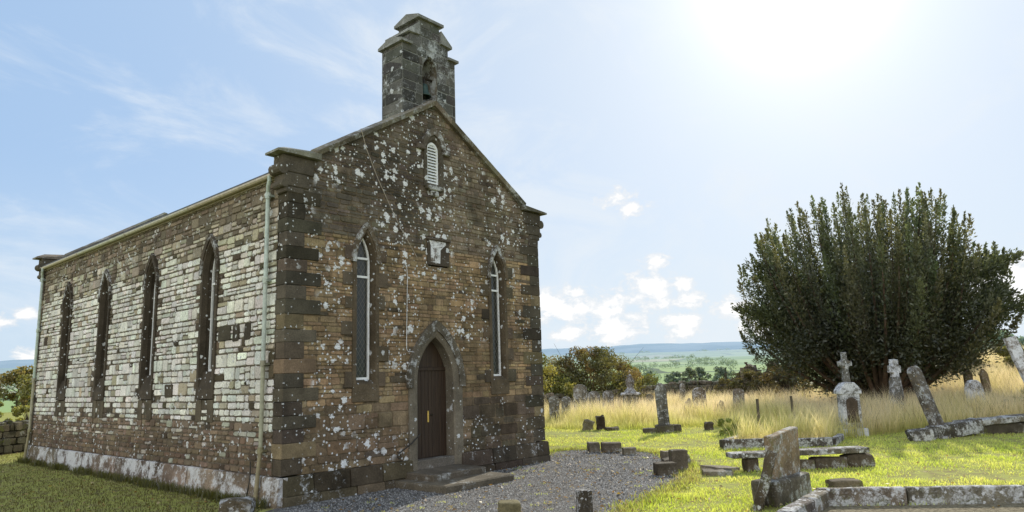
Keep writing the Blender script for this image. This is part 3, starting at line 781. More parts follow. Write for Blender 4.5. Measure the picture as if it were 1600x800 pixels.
def inpoly(x, y, P):
    P = np.array(P); c = np.zeros(len(x), bool); j = len(P)-1
    for i in range(len(P)):
        xi, yi = P[i]; xj, yj = P[j]
        c ^= ((yi > y) != (yj > y)) & (x < (xj-xi)*(y-yi)/(yj-yi+1e-12)+xi); j = i
    return c
CAM = np.array([-7.855, -13.353])
def scatter(P, n, d0=10, power=1.4, avoid=(), hw=None):
    """random points in polygon P, thinned with distance from the churchyard gate"""
    P = np.array(P); lo, hi = P.min(0), P.max(0); out = []; tot = 0
    while tot < n:
        q = RNG.uniform(lo, hi, (n*3, 2)); k = inpoly(q[:, 0], q[:, 1], P)
        for A in avoid: k &= ~inpoly(q[:, 0], q[:, 1], A)
        d = np.hypot(q[:, 0]-CAM[0], q[:, 1]-CAM[1])
        k &= RNG.random(len(q)) < np.minimum(1, (d0/d)**power)
        q = q[k]; out.append(q); tot += len(q)
    return np.concatenate(out)[:n]
CHURCH_FOOT = [(-.16, -.16), (W+.16, -.16), (W+.16, L+.16), (-.16, L+.16)]
# loose gravel stones
q = scatter([(-4, -12), (4, -7), (12, -3), (12, 1.2), (9, .5), (8.7, -.15), (-.1, -.2), (-1.5, -2)], 42000, 9, 1.5)
q = q[inpoly(q[:, 0], q[:, 1], gp)]
n = len(q); sz = RNG.uniform(.008, .032, n)
tet = np.array([(1, 0, -.4), (-.5, .87, -.4), (-.5, -.87, -.4), (.1, .1, .9)])
rot = RNG.uniform(0, 2*math.pi, n); cs, sn = np.cos(rot), np.sin(rot)
V = np.zeros((n, 4, 3))
for k in range(4):
    j = RNG.uniform(.7, 1.3, n)
    V[:, k, 0] = q[:, 0]+(tet[k, 0]*cs-tet[k, 1]*sn)*sz*j; V[:, k, 1] = q[:, 1]+(tet[k, 0]*sn+tet[k, 1]*cs)*sz*j
    V[:, k, 2] = G(q[:, 0], q[:, 1])+.018+tet[k, 2]*sz*.8
F = (np.arange(n)[:, None, None]*4+np.array([(0, 1, 3), (1, 2, 3), (2, 0, 3)])[None]).reshape(-1, 3)
cc = (RNG.uniform(.04, .36, n)[:, None]*np.array([[1.03, 1, .95]])).repeat(4, 0)
M['pebble'] = attr_material('pebbles', .9, .2, .2, 60)
tag(raw_mesh('loose_gravel', V.reshape(-1, 3), F, cc, M['pebble']), kind='stuff', label='loose grey gravel stones on the path in front of the church', cat='gravel')

# ---- grass
def blades(name, q, hr, wr, colf, lean=.5, label=None, mat='blade', hmul=None, tip=None, curve=True, group=None):
    n = len(q); h = RNG.uniform(*hr, n); 
    if hmul is not None: h = h*hmul
    w = RNG.uniform(*wr, n); a = RNG.uniform(0, 2*math.pi, n); la = RNG.uniform(0, 2*math.pi, n); ll = RNG.uniform(.1, lean, n)*h
    x, y = q[:, 0], q[:, 1]; z = G(x, y)-.01
    dx, dy = np.cos(a)*w/2, np.sin(a)*w/2; lx, ly = np.cos(la)*ll, np.sin(la)*ll
    V = np.zeros((n, 5, 3))
    V[:, 0] = np.stack([x-dx, y-dy, z], 1); V[:, 1] = np.stack([x+dx, y+dy, z], 1)
    V[:, 2] = np.stack([x+dx*.8+lx*.35, y+dy*.8+ly*.35, z+h*.6], 1); V[:, 3] = np.stack([x-dx*.8+lx*.35, y-dy*.8+ly*.35, z+h*.6], 1)
    V[:, 4] = np.stack([x+lx, y+ly, z+h], 1)
    base, mid, tp = colf(q, n)
    C = np.zeros((n, 5, 3)); C[:, 0] = C[:, 1] = base; C[:, 2] = C[:, 3] = mid; C[:, 4] = tp
    i5 = np.arange(n)[:, None]*5
    F = np.concatenate([i5+np.array([[0, 1, 2]]), i5+np.array([[0, 2, 3]]), i5+np.array([[3, 2, 4]])])
    return tag(raw_mesh(name, V.reshape(-1, 3), F, C.reshape(-1, 3), M[mat]), label, 'grass', group, 'stuff')
def pn(q, s, o=0.0):
    return np.array([mnoise.noise(Vector((a*s+o, b*s-o, o))) for a, b in q])
def lawn_col(q, n):
    p = pn(q, .9)[:, None]; p2 = pn(q, .22, 5)[:, None]; r = RNG.uniform(.75, 1.25, (n, 1)); dry = (RNG.random((n, 1)) < .045)
    g = np.array([[.52, .62, .105]]); yl = np.array([[.74, .74, .24]])
    t = np.clip(.38+.75*p+.6*p2, 0, 1); c = (g*(1-t)+yl*t)*r
    c = np.where(dry, np.array([[.6, .5, .26]])*r, c)
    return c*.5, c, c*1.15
MEADOW = [(14.0, -3.3), (16.0, -5.6), (17.3, -5.4), (21, -6.4), (23.3, -7.7), (26.3, -9.9), (31, -15), (62, -24), (66, -2), (50, 9.3), (43, 14.2), (32.5, 14.0), (25, 16.5), (15, 22), (14, 17), (19.0, 10), (18.4, 6.2), (19, 4.5), (19.4, 3.1), (21.3, 1.4), (20, -1.5), (17.2, -2.7)]
KERBIN = [(13.7, -3.3), (15.7, -5.6), (17.3, -5.2), (17.2, -2.9)]
LAWN = [(3.0, -9.6), (1.2, -9.0), (1.2, -7.2), (9, .2), (8.9, 18), (15, 22), (19.5, 11), (19, 5), (22, 1.4), (21, -2), (18, -5), (24, -6.8), (27, -10.5), (31, -16), (20, -18), (8, -15), (6, -11)]
PLOT = [(3.0, -9.2), (5.35, -9.0), (7.6, -11.8), (6, -13), (3, -12)]
q = scatter(LAWN, 150000, 13, 1.5, [gp, CHURCH_FOOT, PLOT])
lp = pn(q, 1.1, 12); lp2 = pn(q, .33, 4)
keep = RNG.random(len(q)) < np.clip(1.15+1.6*(lp*.6+lp2), .12, 1); q = q[keep]; lp = lp[keep]; lp2 = lp2[keep]
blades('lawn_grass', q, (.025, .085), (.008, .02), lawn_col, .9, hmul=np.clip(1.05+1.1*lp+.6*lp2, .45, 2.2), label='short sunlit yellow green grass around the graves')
gpa = np.array(gp+[gp[0]]); seg = gpa[1:]-gpa[:-1]; sl_ = np.hypot(seg[:, 0], seg[:, 1])
ii = RNG.choice(len(seg), 26000, p=sl_/sl_.sum()); q = gpa[ii]+seg[ii]*RNG.random((26000, 1))
nn_ = np.stack([seg[ii, 1], -seg[ii, 0]], 1)/sl_[ii][:, None]
q = q+nn_*(RNG.normal(0, .16, 26000)+.10*pn(q, 1.6, 6)*2)[:, None]
q = q[~inpoly(q[:, 0], q[:, 1], CHURCH_FOOT) & (np.hypot(q[:, 0]-CAM[0], q[:, 1]-CAM[1]) > 5) & ~((q[:, 1] > -.7) & (q[:, 0] > -.9) & (q[:, 0] < 9.4))]
def fringe_col(q, n):
    a, b, c = lawn_col(q, n); k = RNG.uniform(.35, .9, (n, 1)); d_ = RNG.random((n, 1)) < .25; tan = np.array([[.42, .33, .2]])
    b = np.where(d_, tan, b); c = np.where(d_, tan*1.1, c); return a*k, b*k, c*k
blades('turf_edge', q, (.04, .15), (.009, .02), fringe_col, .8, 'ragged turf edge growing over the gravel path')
def base_col(q, n):
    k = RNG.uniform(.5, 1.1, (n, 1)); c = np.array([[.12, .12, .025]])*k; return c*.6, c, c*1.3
q = np.stack([-.13-np.abs(RNG.normal(0, .13, 9000)), RNG.uniform(.1, L+.2, 9000)], 1); q = q[RNG.random(9000) < np.clip(.55+1.3*pn(q, .9, 3), .05, 1)]
blades('wall_foot_grass', q, (.06, .26), (.008, .018), base_col, .6, 'longer unmown grass along the foot of the church side wall')
def shade_lawn_col(q, n):
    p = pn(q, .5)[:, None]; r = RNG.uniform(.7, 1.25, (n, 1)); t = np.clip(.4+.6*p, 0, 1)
    c = (np.array([[.085, .082, .014]])*(1-t)+np.array([[.14, .108, .026]])*t)*r  # church shade is put into these blade colours, far darker than the other lawn
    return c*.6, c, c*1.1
LEFTLAWN = [(-.05, L+.1), (-.1, .2), (-1.3, -.7), (-3.0, -3.8), (-5.3, -8), (-9, -6), (-8, 8), (-4.5, 24), (4, 24), (8.5, 21.5), (8.5, L+.2)]
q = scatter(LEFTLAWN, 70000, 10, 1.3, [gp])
blades('lawn_grass', q, (.025, .075), (.008, .02), shade_lawn_col, .9, 'mown grass in the shade along the long church wall')
def meadow_col(q, n, ed=None):
    p = pn(q, .35, 2)[:, None]; p2 = pn(q, 1.3, 8)[:, None]; r = RNG.uniform(.8, 1.2, (n, 1)); t = np.clip(.62+.55*p+.3*p2, 0, 1)
    b = np.array([[.36, .40, .07]])*(1-t)+np.array([[.50, .42, .17]])*t
    md = np.array([[.56, .54, .16]])*(1-t)+np.array([[.80, .66, .44]])*t
    tp = np.array([[.74, .66, .36]])*(1-t)+np.array([[.92, .80, .66]])*t
    bw = RNG.random((n, 1)) < .07; dk_ = np.array([[.17, .10, .05]]); md = np.where(bw, dk_, md); tp = np.where(bw, dk_*.9, tp)
    if ed is not None:
        e = ed[:, None]; gr = np.array([[.44, .50, .08]]); b = b*(1-e)+gr*e; md = md*(1-.8*e)+gr*1.25*.8*e; tp = tp*(1-.55*e)+np.array([[.66, .64, .2]])*.55*e
    return b*r, md*r, tp*r
q = scatter(MEADOW, 190000, 18, 1.0, [])
edge = np.clip(np.minimum.reduce([np.hypot(q[:, 0]-a, q[:, 1]-b) for a, b in [(19, 10), (18.4, 6.2), (19, 4.5), (19.4, 3.1), (21.3, 1.4), (20, -1.5), (17.2, -2.7), (18.6, 8)]])/2.2, .45, 1)
ed_ = np.clip(1.25-np.minimum.reduce([np.hypot(q[:, 0]-a, q[:, 1]-b) for a, b in [(19.5, 11.5), (19, 10), (18.6, 8), (18.4, 6.2), (19, 4.5), (19.4, 3.1), (20.4, 2.2), (21.3, 1.4), (20.6, 0), (20, -1.5), (18.6, -2.2), (17.2, -2.7)]])/3.2, 0, 1)*np.clip(.7+.6*pn(q, .7, 3), .1, 1)
patch = np.clip(.88+.5*pn(q, .5, 4)+.5*pn(q, 1.3, 14), .32, 1.35)
blades('meadow_grass', q, (.36, 1.05), (.008, .018), lambda q, n: meadow_col(q, n, ed_), .5, 'tall dry straw coloured grass among the far headstones', hmul=edge*patch*1.22, mat='straw')
q = scatter(KERBIN, 5000, 18, 0, [])
blades('plot_grass', q, (.2, .5), (.008, .016), meadow_col, .5, 'tall grass growing inside the kerbed grave plot')

WEED = [(0, -6), (4, -6.2), (8, -4.9), (11, -3.1), (12, -1), (11, 1.2), (9, .2), (5.3, -.3), (5.2, -2), (2.5, -2), (2, -.4), (0, -1)]
q = scatter(WEED, 60, 9, .6); q = np.concatenate([p_+RNG.normal(0, .05, (26, 2)) for p_ in q])
blades('path_weeds', q, (.02, .07), (.006, .014), lawn_col, .9, 'small grass tufts sprouting from the gravel path')
q = np.concatenate([scatter(LAWN, 1100, 12, 1.3, [CHURCH_FOOT]), scatter(LEFTLAWN, 900, 9, 1.3), scatter(WEED, 500, 9, 1)])
n = len(q); sz = RNG.uniform(.02, .055, n); a = RNG.uniform(0, 6.28, n); tz = RNG.uniform(-.02, .03, (n, 4))
zz = G(q[:, 0], q[:, 1])+RNG.uniform(.03, .07, n)
V = np.zeros((n, 4, 3))
for k, (u, v) in enumerate([(-1, 0), (0, -.55), (1, 0), (0, .55)]):
    V[:, k, 0] = q[:, 0]+(u*np.cos(a)-v*np.sin(a))*sz; V[:, k, 1] = q[:, 1]+(u*np.sin(a)+v*np.cos(a))*sz; V[:, k, 2] = zz+tz[:, k]
lc = np.array([(.30, .17, .06), (.36, .26, .10), (.20, .12, .05), (.42, .34, .18)])[RNG.integers(0, 4, n)]
tag(raw_mesh('fallen_leaves', V.reshape(-1, 3), np.arange(n*4).reshape(-1, 4), lc.repeat(4, 0), M['leaf']), 'scattered small dry leaves lying on the lawns and path', 'leaves', None, 'stuff')

# ================================================================== LEAFY THINGS
def leaf_quads(P, D, ln, wd, col):
    """P points, D directions (unit), ln/wd sizes: one rhombic leaf per point"""
    n = len(P); rnd = RNG.normal(size=(n, 3)); S = np.cross(D, rnd); S /= np.linalg.norm(S, axis=1, keepdims=True)+1e-9
    ln = np.broadcast_to(ln, (n,))[:, None]; wd = np.broadcast_to(wd, (n,))[:, None]
    V = np.stack([P-D*ln*.5, P+S*wd*.5, P+D*ln*.5, P-S*wd*.5], 1).reshape(-1, 3)
    F = (np.arange(n)[:, None]*4+np.array([[0, 1, 2, 3]])); return V, F, np.repeat(col, 4, 0)
def unit(a): return a/(np.linalg.norm(a, axis=1, keepdims=True)+1e-9)

# ---- the yew
yx, yy_ = 36.3, -2.15; yz = g1(yx, yy_)
yew = thing('yew_tree', 'huge dark spreading Irish yew with many upright plumes behind the headstones', 'tree', (yx, yy_, yz))
vx = np.array([yx-CAM[0], yy_-CAM[1]]); vx /= np.linalg.norm(vx); lat = np.array([vx[1], -vx[0]])   # lateral axis of the crown (its long side)
def yewH(l, dp):
    """height of the crown outline at lateral offset l (m)"""
    xs = [-8.4, -7.6, -6.6, -5.9, -4.5, -2.5, 0, 2.6, 5.0, 6.2, 7.2, 8.0]
    hs = [7.4, 8.6, 9.3, 10.6, 12.3, 12.9, 13.4, 13.1, 11.6, 9.6, 7.2, 5.6]
    return np.interp(l, xs, hs)*math.sqrt(max(.25, 1-(dp/8.0)**2))
Ps, Ds, Ls, Cs = [], [], [], []
stems = MB()
nplume = 270
for i in range(nplume):
    rr = math.sqrt(random.random()); th = random.uniform(0, 2*math.pi)
    l, dp = 7.5*rr*math.cos(th), 6.2*rr*math.sin(th)
    H = yewH(l, dp)*random.uniform(.90, 1.0)
    if rr < .85 and random.random() < .35: H *= random.uniform(.6, .9)
    if rr > .8 and random.random() < .45: H *= random.uniform(.55, .85)
    b = Vector((l*.12, dp*.12, .3)); e = Vector((l, dp, H)); c = Vector((l*random.uniform(.78, .92), dp*.85, H*.44))
    n = int(random.uniform(620, 860)*(.5+.5*H/13)); t0 = .12+.30*rr*rr
    t = RNG.beta(1.25, 1.05, n)*(1-t0)+t0
    B = np.array(b)[None]*((1-t)**2)[:, None]+2*np.array(c)[None]*(t*(1-t))[:, None]+np.array(e)[None]*(t**2)[:, None]
    T = 2*(1-t)[:, None]*(np.array(c)-np.array(b))[None]+2*t[:, None]*(np.array(e)-np.array(c))[None]; T = unit(T)
    rad = (.56*np.clip((1-t)/.40, 0, 1)**.62*np.clip(t/.25, .3, 1)+.03)*random.uniform(.75, 1.15)
    rad = rad*(.6+.5*np.abs(np.sin(t*random.uniform(14, 22)+i)))
    off = unit(RNG.normal(size=(n, 3)))*(rad*RNG.random(n)**.5*RNG.choice([1, 1, 1, 1.7], n))[:, None]
    P = B+off; D = unit(T*1.0+unit(off)*.7+RNG.normal(size=(n, 3))*.45)
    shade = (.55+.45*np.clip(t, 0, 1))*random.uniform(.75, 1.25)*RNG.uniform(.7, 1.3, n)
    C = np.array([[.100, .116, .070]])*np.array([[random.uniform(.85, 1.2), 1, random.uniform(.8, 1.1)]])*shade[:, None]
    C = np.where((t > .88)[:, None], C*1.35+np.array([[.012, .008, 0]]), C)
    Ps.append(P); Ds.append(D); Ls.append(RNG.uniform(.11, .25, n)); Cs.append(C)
    if i % 3 == 0:
        pts = [(1-s)**2*b+2*s*(1-s)*c+s*s*e for s in (0, .15, .3, .5, .75, .93)]
        stems.tube([(p.x, p.y, p.z) for p in pts], [.17, .13, .10, .07, .04, .01], 6, vary((.10, .072, .05), .2))
# loose drooping sprays at the sides
for i in range(44):
    s = random.choice((-1, 1)); z0 = random.uniform(3.6, 8.8) if s < 0 else random.uniform(4.6, 8.0); ext = (8.3 if s > 0 else 7.2)*(1-.25*abs(z0-6)/5)
    b = Vector((s*2.0, random.uniform(-3, 3), z0*.45)); e = Vector((s*ext*random.uniform(.75, 1.04), random.uniform(-4, 4), z0+random.uniform(-.3, .6)))
    n = 480; t = RNG.beta(2.2, 1.0, n); B = np.array(b)[None]*(1-t)[:, None]+np.array(e)[None]*t[:, None]; B[:, 2] += .9*np.sin(t*math.pi)
    off = RNG.normal(size=(n, 3))*(.28*(1.15-t)+.10)[:, None]; P = B+off
    D = unit(np.array(e-b)[None]*.2+unit(off)*.7+np.array([[0, 0, -.1]])+RNG.normal(size=(n, 3))*.3)
    Ps.append(P); Ds.append(D); Ls.append(RNG.uniform(.12, .26, n)); Cs.append(np.array([[.078, .092, .046]])*RNG.uniform(.6, 1.4, (n, 1)))
# low hanging boughs round the foot of the crown
for i in range(60):
    l, dp = random.uniform(-5.2, 4.2), random.uniform(-4.5, 2.5); z0 = random.uniform(.7, 3.4)+abs(l)*.22
    b = Vector((l*.35, dp*.35, z0+1.6)); e = Vector((l, dp, z0)); n = 620; t = RNG.beta(1.6, 1.0, n)
    B = np.array(b)[None]*(1-t)[:, None]+np.array(e)[None]*t[:, None]; off = RNG.normal(size=(n, 3))*np.array([[.42, .42, .5]]); P = B+off
    D = unit(np.array([[l*.1, dp*.1, -.15]])+RNG.normal(size=(n, 3))*.6)
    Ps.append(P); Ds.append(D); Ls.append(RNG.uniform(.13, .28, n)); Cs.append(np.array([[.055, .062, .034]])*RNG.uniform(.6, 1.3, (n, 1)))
P = np.concatenate(Ps); D = np.concatenate(Ds); Ll = np.concatenate(Ls); C = np.concatenate(Cs)
Mx = np.array([[lat[0], lat[1], 0], [vx[0], vx[1], 0], [0, 0, 1]])
P = P@Mx; D = D@Mx
k = P[:, 2] > .25; P, D, Ll, C = P[k], D[k], Ll[k], C[k]
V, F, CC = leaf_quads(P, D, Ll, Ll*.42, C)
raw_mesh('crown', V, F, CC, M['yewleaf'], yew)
sv = np.array(stems.v)@Mx; stems.v = [tuple(q) for q in sv]
for k in range(9):
    a = k/9*2*math.pi; stems.tube([(.5*math.cos(a), .5*math.sin(a), -.3), (.6*math.cos(a), .6*math.sin(a), 1.2), (1.3*math.cos(a), 1.3*math.sin(a), 3.2)], [.34, .26, .16], 7, (.09, .065, .045))
stems.build('trunk', M['bark'], yew, world=False)

def leafy(name, label, cat, loc, h, w, n, col, trunk=True, group=None, lsize=.12, blobs=14, flat=1.0, seed=None, stem_col=(.08, .06, .045), shape='round', colvar=.3, low=.25):
    root = thing(name, label, cat, loc, 0, group)
    Ps, Ds, Cs = [], [], []
    for b in range(blobs):
        a = random.uniform(0, 2*math.pi); rr = math.sqrt(random.random())
        zz = low+(1-low)*random.random()
        if shape == 'cone': rmax = (1-zz)*.5+.06
        elif shape == 'bush': rmax = .5*math.sqrt(max(.05, 1-zz**2))
        else: rmax = .5*math.sin(math.pi*min(1, max(.12, (zz-low)/(1-low)*.85+.12)))
        cx, cy, cz = rr*rmax*w*math.cos(a), rr*rmax*w*math.sin(a)*flat, zz*h*.92
        br = random.uniform(.10, .2)*min(w, h)*(.8 if blobs > 60 else 1)*(.6 if shape == 'cone' else 1)
        m_ = n//blobs; off = unit(RNG.normal(size=(m_, 3)))*(br*RNG.random(m_)**.4)[:, None]*np.array([[1.1, 1.1, .85]])
        P = np.array([[cx, cy, cz]])+off; P = P[P[:, 2] > .02]
        Ps.append(P); Ds.append(unit(RNG.normal(size=(len(P), 3))+np.array([[0, 0, .3]])))
        cb = col[random.randrange(len(col))] if isinstance(col, list) else col
        Cs.append(np.array([cb])*RNG.uniform(1-colvar, 1+colvar, (len(P), 1))*random.uniform(.75, 1.25))
    P = np.concatenate(Ps); D = np.concatenate(Ds); C = np.concatenate(Cs)
    s = RNG.uniform(.7, 1.3, len(P))*lsize
    V, F, CC = leaf_quads(P, D, s, s*.6, C); raw_mesh('crown', V, F, CC, M['leaf'], root)
    t = MB()
    if trunk:
        t.tube([(0, 0, -.4), (.02*h, 0, .25*h), (.0, .02*h, .6*h), (0, 0, .85*h)], [.035*h, .028*h, .018*h, .005*h], 7, stem_col)
        for k in range(5):
            a = random.uniform(0, 6.28); z0 = random.uniform(.25, .5)*h
            t.tube([(0, 0, z0), (.14*w*math.cos(a), .14*w*math.sin(a), z0+.14*h), (.33*w*math.cos(a), .33*w*math.sin(a), z0+.3*h)], [.016*h, .011*h, .004*h], 5, stem_col)
    else:
        for k in range(9):
            a = random.uniform(0, 6.28); q = random.uniform(.2, .45)
            t.tube([(.1*math.cos(a), .1*math.sin(a), -.2), (q*.5*w*math.cos(a), q*.5*w*math.sin(a)*flat, .5*h), (q*w*math.cos(a), q*w*math.sin(a)*flat, random.uniform(.8, 1.08)*h)], [.03, .02, .006], 5, stem_col)
    t.build('trunk' if trunk else 'stems', M['bark'], root, world=False)
    return root
# bushes behind the boundary wall
AUT = [(.185, .14, .06), (.18, .165, .06), (.16, .16, .055), (.18, .125, .06), (.13, .13, .05), (.10, .10, .04), (.15, .14, .05)]
leafy('bush', 'yellow green bush behind the wall beside the church corner', 'bush', (28.4, 17.3, GZ), 3.9, 7.5, 14000, [(.22, .22, .05), (.28, .25, .07), (.16, .17, .05)], False, lsize=.15, blobs=70, shape='bush', low=.1)
leafy('bush', 'large rusty brown autumn bush behind the boundary wall', 'bush', (33.6, 15.9, GZ), 4.5, 9.5, 30000, AUT, False, lsize=.15, blobs=150, shape='bush', low=.1)
leafy('bush', 'low yellowish bush at the right end of the autumn bushes', 'bush', (39.6, 16.3, GZ), 3.4, 3.6, 6000, [(.28, .25, .05), (.20, .22, .05), (.3, .2, .05)], False, lsize=.15, blobs=18, shape='bush', low=.1)
# trees in the valley
TR = (.16, .20, .13)
def hz(c, k, h=(.50, .62, .68)): return tuple(a*(1-k)+b*k for a, b in zip(c, h))  # tints a leaf colour with distance haze
mid = [(262, 146, 8.5, 8, 'rounded hazy tree at the left of the valley trees'), (270, 139, 7.5, 9, 'broad hazy tree standing second in the valley row'), (262, 127, 9, 7.5, 'olive tree with thin crown in the middle of the valley row'),
       (276, 130, 9.5, 10, 'dark round tree left of the slender conifer in the valley'), (272, 118, 9, 11, 'dark wide tree just beside the slender valley conifer'), (280, 112, 6.5, 9, 'low hazy tree right of the slender valley conifer')]
for x, y, h, w, lb in mid:
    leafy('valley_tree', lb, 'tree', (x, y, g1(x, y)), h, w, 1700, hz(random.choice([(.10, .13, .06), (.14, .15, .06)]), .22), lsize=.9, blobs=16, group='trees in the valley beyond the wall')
leafy('conifer', 'slender dark conifer spire in the valley beyond the ruin', 'tree', (242.7, 102.4, g1(242, 102)), 9.0, 1.9, 900, (.09, .12, .09), lsize=.5, blobs=22, shape='cone', low=.05)
rt = [(150, 19, 9, 13, 'hazy blue green tree seen under the right side of the yew'), (160, 9.5, 10.5, 15, 'wide hazy tree between the yew and the leaning white stone'), (172, 6, 9.5, 11, 'hazy tree directly behind the leaning white headstone'), (150, 27, 8, 9, 'small hazy tree glimpsed behind the yew trunk')]
for x, y, h, w, lb in rt:
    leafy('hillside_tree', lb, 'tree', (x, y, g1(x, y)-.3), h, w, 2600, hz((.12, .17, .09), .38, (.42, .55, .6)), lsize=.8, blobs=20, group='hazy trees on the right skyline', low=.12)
leafy('bush', 'dark spiky bush on the bank right of the yew', 'bush', (51.5, -3.6, g1(51.5, -3.6)-.2), 3.7, 3.6, 7000, (.10, .095, .04), False, lsize=.2, blobs=18, shape='bush', low=.05)
leafy('bush', 'low dark bramble mound beneath the right edge of the yew', 'bush', (46.5, -3.0, g1(46.5, -3)-.2), 2.5, 4.4, 7000, (.10, .09, .045), False, lsize=.18, blobs=16, shape='bush', low=.05)
leafy('bush', 'brownish bramble bank near the leaning white headstone', 'bush', (53.0, -9.0, g1(53, -9)-.3), 2.7, 7.5, 9000, [(.16, .14, .05), (.2, .19, .06)], False, lsize=.2, blobs=22, shape='bush', low=.05)
leafy('bush', 'pale seedy weed clump in the grass below the white leaning stone', 'bush', (30.2, -9.7, g1(30.2, -9.7)-.1), 1.3, 2.6, 2600, [(.5, .46, .26), (.36, .38, .16)], False, lsize=.09, blobs=14, shape='bush', low=.05, stem_col=(.5, .44, .26))
leafy('bush', 'green weed clump by the fence post behind the kerbed grave', 'bush', (18.4, -1.2, GZ), .62, 1.4, 1500, (.26, .30, .07), False, lsize=.07, blobs=10, shape='bush', low=.05, stem_col=(.3, .32, .1))
leafy('bush', 'dark ivy clump smothering the foot of the ruined walls', 'bush', (43.4, 8.6, GZ), 2.5, 6.0, 9000, [(.09, .09, .035), (.12, .10, .045), (.15, .13, .05)], False, lsize=.14, blobs=70, shape='bush', low=.05)
leafy('bush', 'brown bramble thicket between the ruin and the yew', 'bush', (42.8, 5.4, GZ), 2.9, 6.0, 10000, [(.14, .105, .05), (.10, .09, .04), (.17, .13, .06)], False, lsize=.14, blobs=70, shape='bush', low=.05)
# left of the church
leafy('autumn_tree', 'olive and golden tree beyond the far corner of the church', 'tree', (26, 122, GZ-.3), 7.0, 9.5, 5000, [(.20, .19, .06), (.18, .19, .06), (.25, .20, .07)], lsize=.5, blobs=30, low=.12)
leafy('autumn_tree', 'olive tree at the left edge behind the garden conifers', 'tree', (17, 126, GZ-.3), 7.0, 9, 4500, [(.17, .18, .06), (.14, .16, .055)], lsize=.5, blobs=26, low=.12)
leafy('autumn_tree', 'green tree partly hidden by the far church corner', 'tree', (34, 112, GZ-.3), 6.4, 8, 4000, [(.15, .17, .055), (.19, .18, .06)], lsize=.45, blobs=24, low=.12)
leafy('garden_conifer', 'small clipped cone conifer at the left of the garden pair', 'tree', (19.3, 100, g1(19, 100)), 2.6, 1.3, 1200, (.14, .17, .06), lsize=.22, blobs=16, shape='cone', low=.08, group='small conifers in the far garden')
leafy('garden_conifer', 'small clipped cone conifer nearer the church corner', 'tree', (20.9, 99, g1(21, 99)), 3.0, 1.5, 1200, (.14, .17, .06), lsize=.22, blobs=16, shape='cone', low=.08, group='small conifers in the far garden')
leafy('shrub', 'round green shrub above the low wall at the left edge', 'shrub', (7.6, 60, g1(8, 60)), 2.1, 3.6, 2600, (.24, .25, .07), False, lsize=.2, blobs=16, shape='bush', low=.05)
leafy('shrub', 'yellowish shrub above the low wall beside the church corner', 'shrub', (10.3, 58, g1(10, 58)), 1.8, 3.0, 2400, (.30, .29, .09), False, lsize=.2, blobs=14, shape='bush', low=.05)
# hedgerows and woods far off: one mass
Ps, Cs, Ss = [], [], []
for i in range(230):
    d = 480*(3000/420)**random.random(); a = R(random.choice((random.uniform(0, 42), random.uniform(0, 42), random.uniform(70, 84))))
    run = random.randint(1, 7); da = random.uniform(.3, 1)*9/d
    for k in range(run):
        aa = a+k*da; x, y = d*math.cos(aa)+random.uniform(-4, 4), d*math.sin(aa); z = g1(x, y); h = random.uniform(4, 9); n = 44
        P = np.array([[x, y, z+h*.45]])+unit(RNG.normal(size=(n, 3)))*(RNG.random(n)**.4)[:, None]*np.array([[h*.62, h*.62, h*.5]])
        kk = min(.80, .10+.62*(d/2600)**.7); Ps.append(P); Ss.append(np.full(n, h*.22)); Cs.append(np.array([hz((.09, .13, .06), kk, (.36, .46, .53))])*RNG.uniform(.93, 1.06, (n, 1)))  # haze in the leaf colour grows with distance
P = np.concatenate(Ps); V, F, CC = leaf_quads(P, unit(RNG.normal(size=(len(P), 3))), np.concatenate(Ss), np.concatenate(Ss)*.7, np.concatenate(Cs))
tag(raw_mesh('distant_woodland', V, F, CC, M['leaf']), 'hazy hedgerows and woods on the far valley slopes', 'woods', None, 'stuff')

# ================================================================== STONES
def weather(bm, amp, sc_=3.0, seed=0.0):
    for v in bm.verts:
        p = Vector((v.co.x*sc_+seed, v.co.y*sc_-seed, v.co.z*sc_+seed*.5))
        v.co += Vector((mnoise.noise(p), mnoise.noise(p+Vector((7, 1, 3))), mnoise.noise(p+Vector((2, 9, 5)))))*amp
def slab_bm(prof, t, amp=.012, bev=.018, cuts=2):
    bm = bmesh.new(); n = len(prof)
    a = [bm.verts.new((u, -t/2, v)) for u, v in prof]; b = [bm.verts.new((u, t/2, v)) for u, v in prof]
    bm.faces.new(a); bm.faces.new(b[::-1])
    for i in range(n): bm.faces.new((a[(i+1) % n], a[i], b[i], b[(i+1) % n]))
    bmesh.ops.recalc_face_normals(bm, faces=bm.faces[:])
    bmesh.ops.bevel(bm, geom=bm.edges[:], offset=bev, segments=1, affect='EDGES')
    bmesh.ops.triangulate(bm, faces=[f for f in bm.faces if len(f.verts) > 4])
    for _ in range(cuts): 
        es = [e for e in bm.edges if e.calc_length() > .16]
        if es: bmesh.ops.subdivide_edges(bm, edges=es, cuts=1, use_grid_fill=True)
    weather(bm, amp, 3.2, random.uniform(0, 50)); return bm
def prof_round(w, h, sh=.35):
    p = [(-w/2, -.3), (w/2, -.3)]
    for k in range(11):
        a = math.pi*k/10; p.append((w/2*math.cos(a), h-w*sh+w*sh*math.sin(a)))
    return p
def prof_shoulder(w, h):
    p = [(-w/2, -.3), (w/2, -.3), (w/2, h*.86), (w*.38, h*.88), (w*.32, h*.93)]
    for k in range(9):
        a = math.pi*k/8; p.append((w*.3*math.cos(a), h*.93+h*.07*math.sin(a)))
    return p+[(-w*.32, h*.93), (-w*.38, h*.88), (-w/2, h*.86)]
def prof_point(w, h): return [(-w/2, -.3), (w/2, -.3), (w/2, h*.82), (w*.25, h*.93), (0, h), (-w*.25, h*.93), (-w/2, h*.82)]
